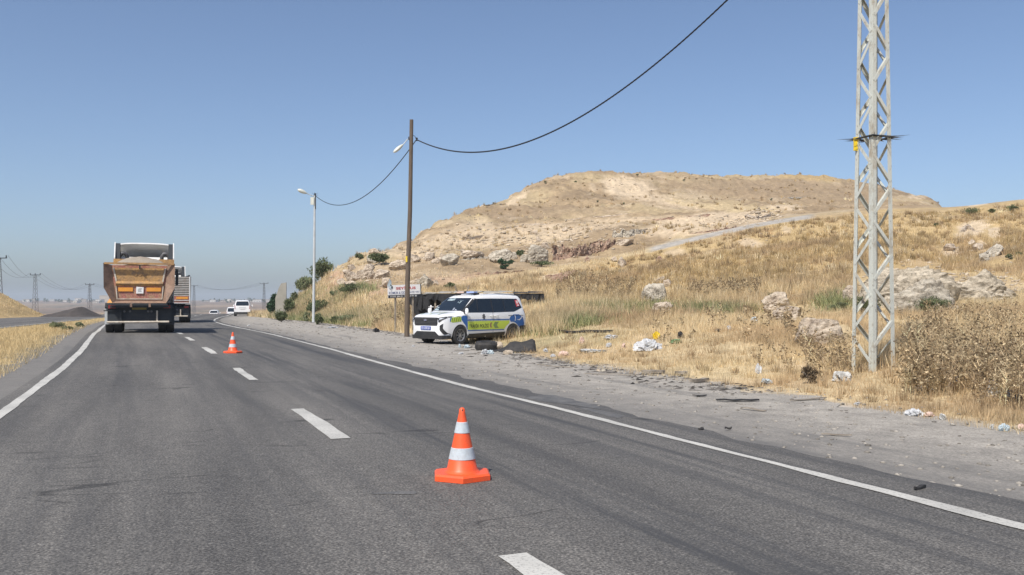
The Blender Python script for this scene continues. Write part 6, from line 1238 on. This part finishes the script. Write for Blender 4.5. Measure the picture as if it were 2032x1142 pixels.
def plank(px0, py0, px1, py1, wd, label, mat='old_wood', cat='plank', name='plank', th=.012, n=5):
    A_ = Vector(hit(px0, py0)); B_ = Vector(hit(px1, py1)); mb = MB(); d = (B_ - A_); s = Vector((-d.y, d.x, 0)).normalized() * wd / 2
    for i in range(n + 1):
        p = A_.lerp(B_, i / n); p.z = gh(p.x, p.y) + .028 + random.uniform(-.012, .006); w_ = s * .6 * (1 if 0 < i < n else .5); mb.v += [p - w_, p + w_, p + w_ + Vector((0, 0, th)), p - w_ + Vector((0, 0, th))]
    mb.v = [tuple(v) for v in mb.v]
    for i in range(n): 
        a = i * 4; b = a + 4
        for q in range(4): mb.f.append((a + q, a + (q + 1) % 4, b + (q + 1) % 4, b + q))
    mb.f += [(3, 2, 1, 0), (n * 4, n * 4 + 1, n * 4 + 2, n * 4 + 3)]; tag(mb.build(name, M[mat], None), label, cat)
plank(1422, 800, 1506, 799, .14, 'long dark rubber strip on the gravel left of the mast', 'rubber', 'rubber strip', 'rubber_strip', .02)
plank(1568, 799, 1640, 794, .09, 'dark splintered strip at the grass edge left of the mast', 'old_wood'); plank(1470, 815, 1520, 820, .08, 'reddish dirt covered lath on the gravel'); plank(1630, 866, 1690, 870, .05, 'thin brown lath on the gravel in front of the mast')
plank(1065, 727, 1135, 733, .07, 'long thin dark lath beside the white debris'); plank(1160, 744, 1266, 748, .09, 'longest dark lath along the gravel edge'); plank(925, 706, 955, 702, .05, 'thin dark stick near the white paper'); plank(970, 719, 996, 721, .05, 'short dark stick on the gravel below the white paper'); plank(902, 698, 930, 697, .08, 'brown flat piece on the gravel before the van')
plank(1275, 744, 1318, 742, .32, 'brown slab of peeled bark at the grass edge', 'old_wood', 'bark', 'bark_slab', .05); plank(1342, 744, 1362, 746, .28, 'light brown bark piece right of the brown slab', 'old_wood', 'bark', 'bark_slab', .05); plank(1370, 762, 1405, 758, .16, 'curled bark piece at the edge of the grass', 'old_wood', 'bark', 'bark_slab', .05)
plank(1375, 790, 1402, 789, .10, 'small black shard on the gravel above the rubber strip', 'rubber', 'shard', 'shard'); plank(1815, 979, 1836, 975, .05, 'black shard on the shoulder beside the white line', 'rubber', 'shard', 'shard', .02); plank(1388, 858, 1394, 857, .08, 'small dark lump on the gravel', 'rubber', 'shard', 'shard', .015); plank(1438, 857, 1452, 857, .04, 'thin dark chip on the gravel', 'rubber', 'shard', 'shard', .02)
rock(1198, 739, 12, 8, 'small grey stone at the gravel edge', 'rock_grey', None, 0, 'stone', 'grey_stone', 3, .2); rock(1188, 739, 9, 7, 'small white stone left of the grey one', 'rock', None, 0, 'stone', 'white_stone', 3, .2)
plank(1038, 664, 1110, 660, .35, 'dark strip of burnt ground cover right of the van', 'burnt', 'rubber strip', 'burnt_strip', .10); plank(1108, 660, 1215, 661, .22, 'thin dark strip of burnt ground cover further right of the van', 'burnt', 'rubber strip', 'burnt_strip', .06)
# splinters and crumbs of broken asphalt along the shoulder edge
V_ = []; C_ = []
for _ in range(900):
    Y = math.exp(rng.uniform(math.log(14), math.log(75))); sl = float(shoulder_w(Y)) + rng.normal(.1, .5); X = float(road_c(Y)) + sl / CS; z = max(gh(X, Y), -1.4 + float(zroad(X, Y)) + CAMH + .012); a = rng.uniform(-.6, .6) + (1.57 if rng.random() < .15 else 0); L_ = rng.uniform(.02, .10) * (1 + Y * .02); W2 = L_ * rng.uniform(.08, .4); h = .01 + .02 * rng.random()
    e = np.array([math.cos(a), math.sin(a), 0]) * L_; f = np.array([-math.sin(a), math.cos(a), 0]) * W2; p = np.array([X, Y, z]); t = np.array([0, 0, h]); c = np.array([.06, .055, .05]) * rng.uniform(.5, 3.0)
    q = [p - e, p + f, p + e, p - f]; T4 = p + t + e * .1
    for i in range(4): V_ += [q[i], q[(i + 1) % 4], T4]; C_ += [c] * 3
o = link('road_debris', raw_mesh('road_debris', np.array(V_), np.arange(len(V_)), 3, np.clip(C_, .01, .5), M['stonecol']), M['stonecol']); tag(o, 'crumbs of asphalt and splinters along the ragged shoulder edge', kind='stuff')

# ------------------------------------------------------------------ haze
mh = bpy.data.materials.new('haze'); mh.use_nodes = True; t = mh.node_tree; t.nodes.remove(t.nodes['Principled BSDF']); pv = t.nodes.new('ShaderNodeVolumePrincipled')
pv.inputs['Color'].default_value = (.76, .84, .92, 1); pv.inputs['Density'].default_value = HAZE; L(t, pv.outputs[0], t.nodes['Material Output'].inputs['Volume'])
if HAZE > 0:
    o = MB().box(-6500, 6500, -200, 6450, -12, 60).build('haze', mh); tag(o, kind='stuff')
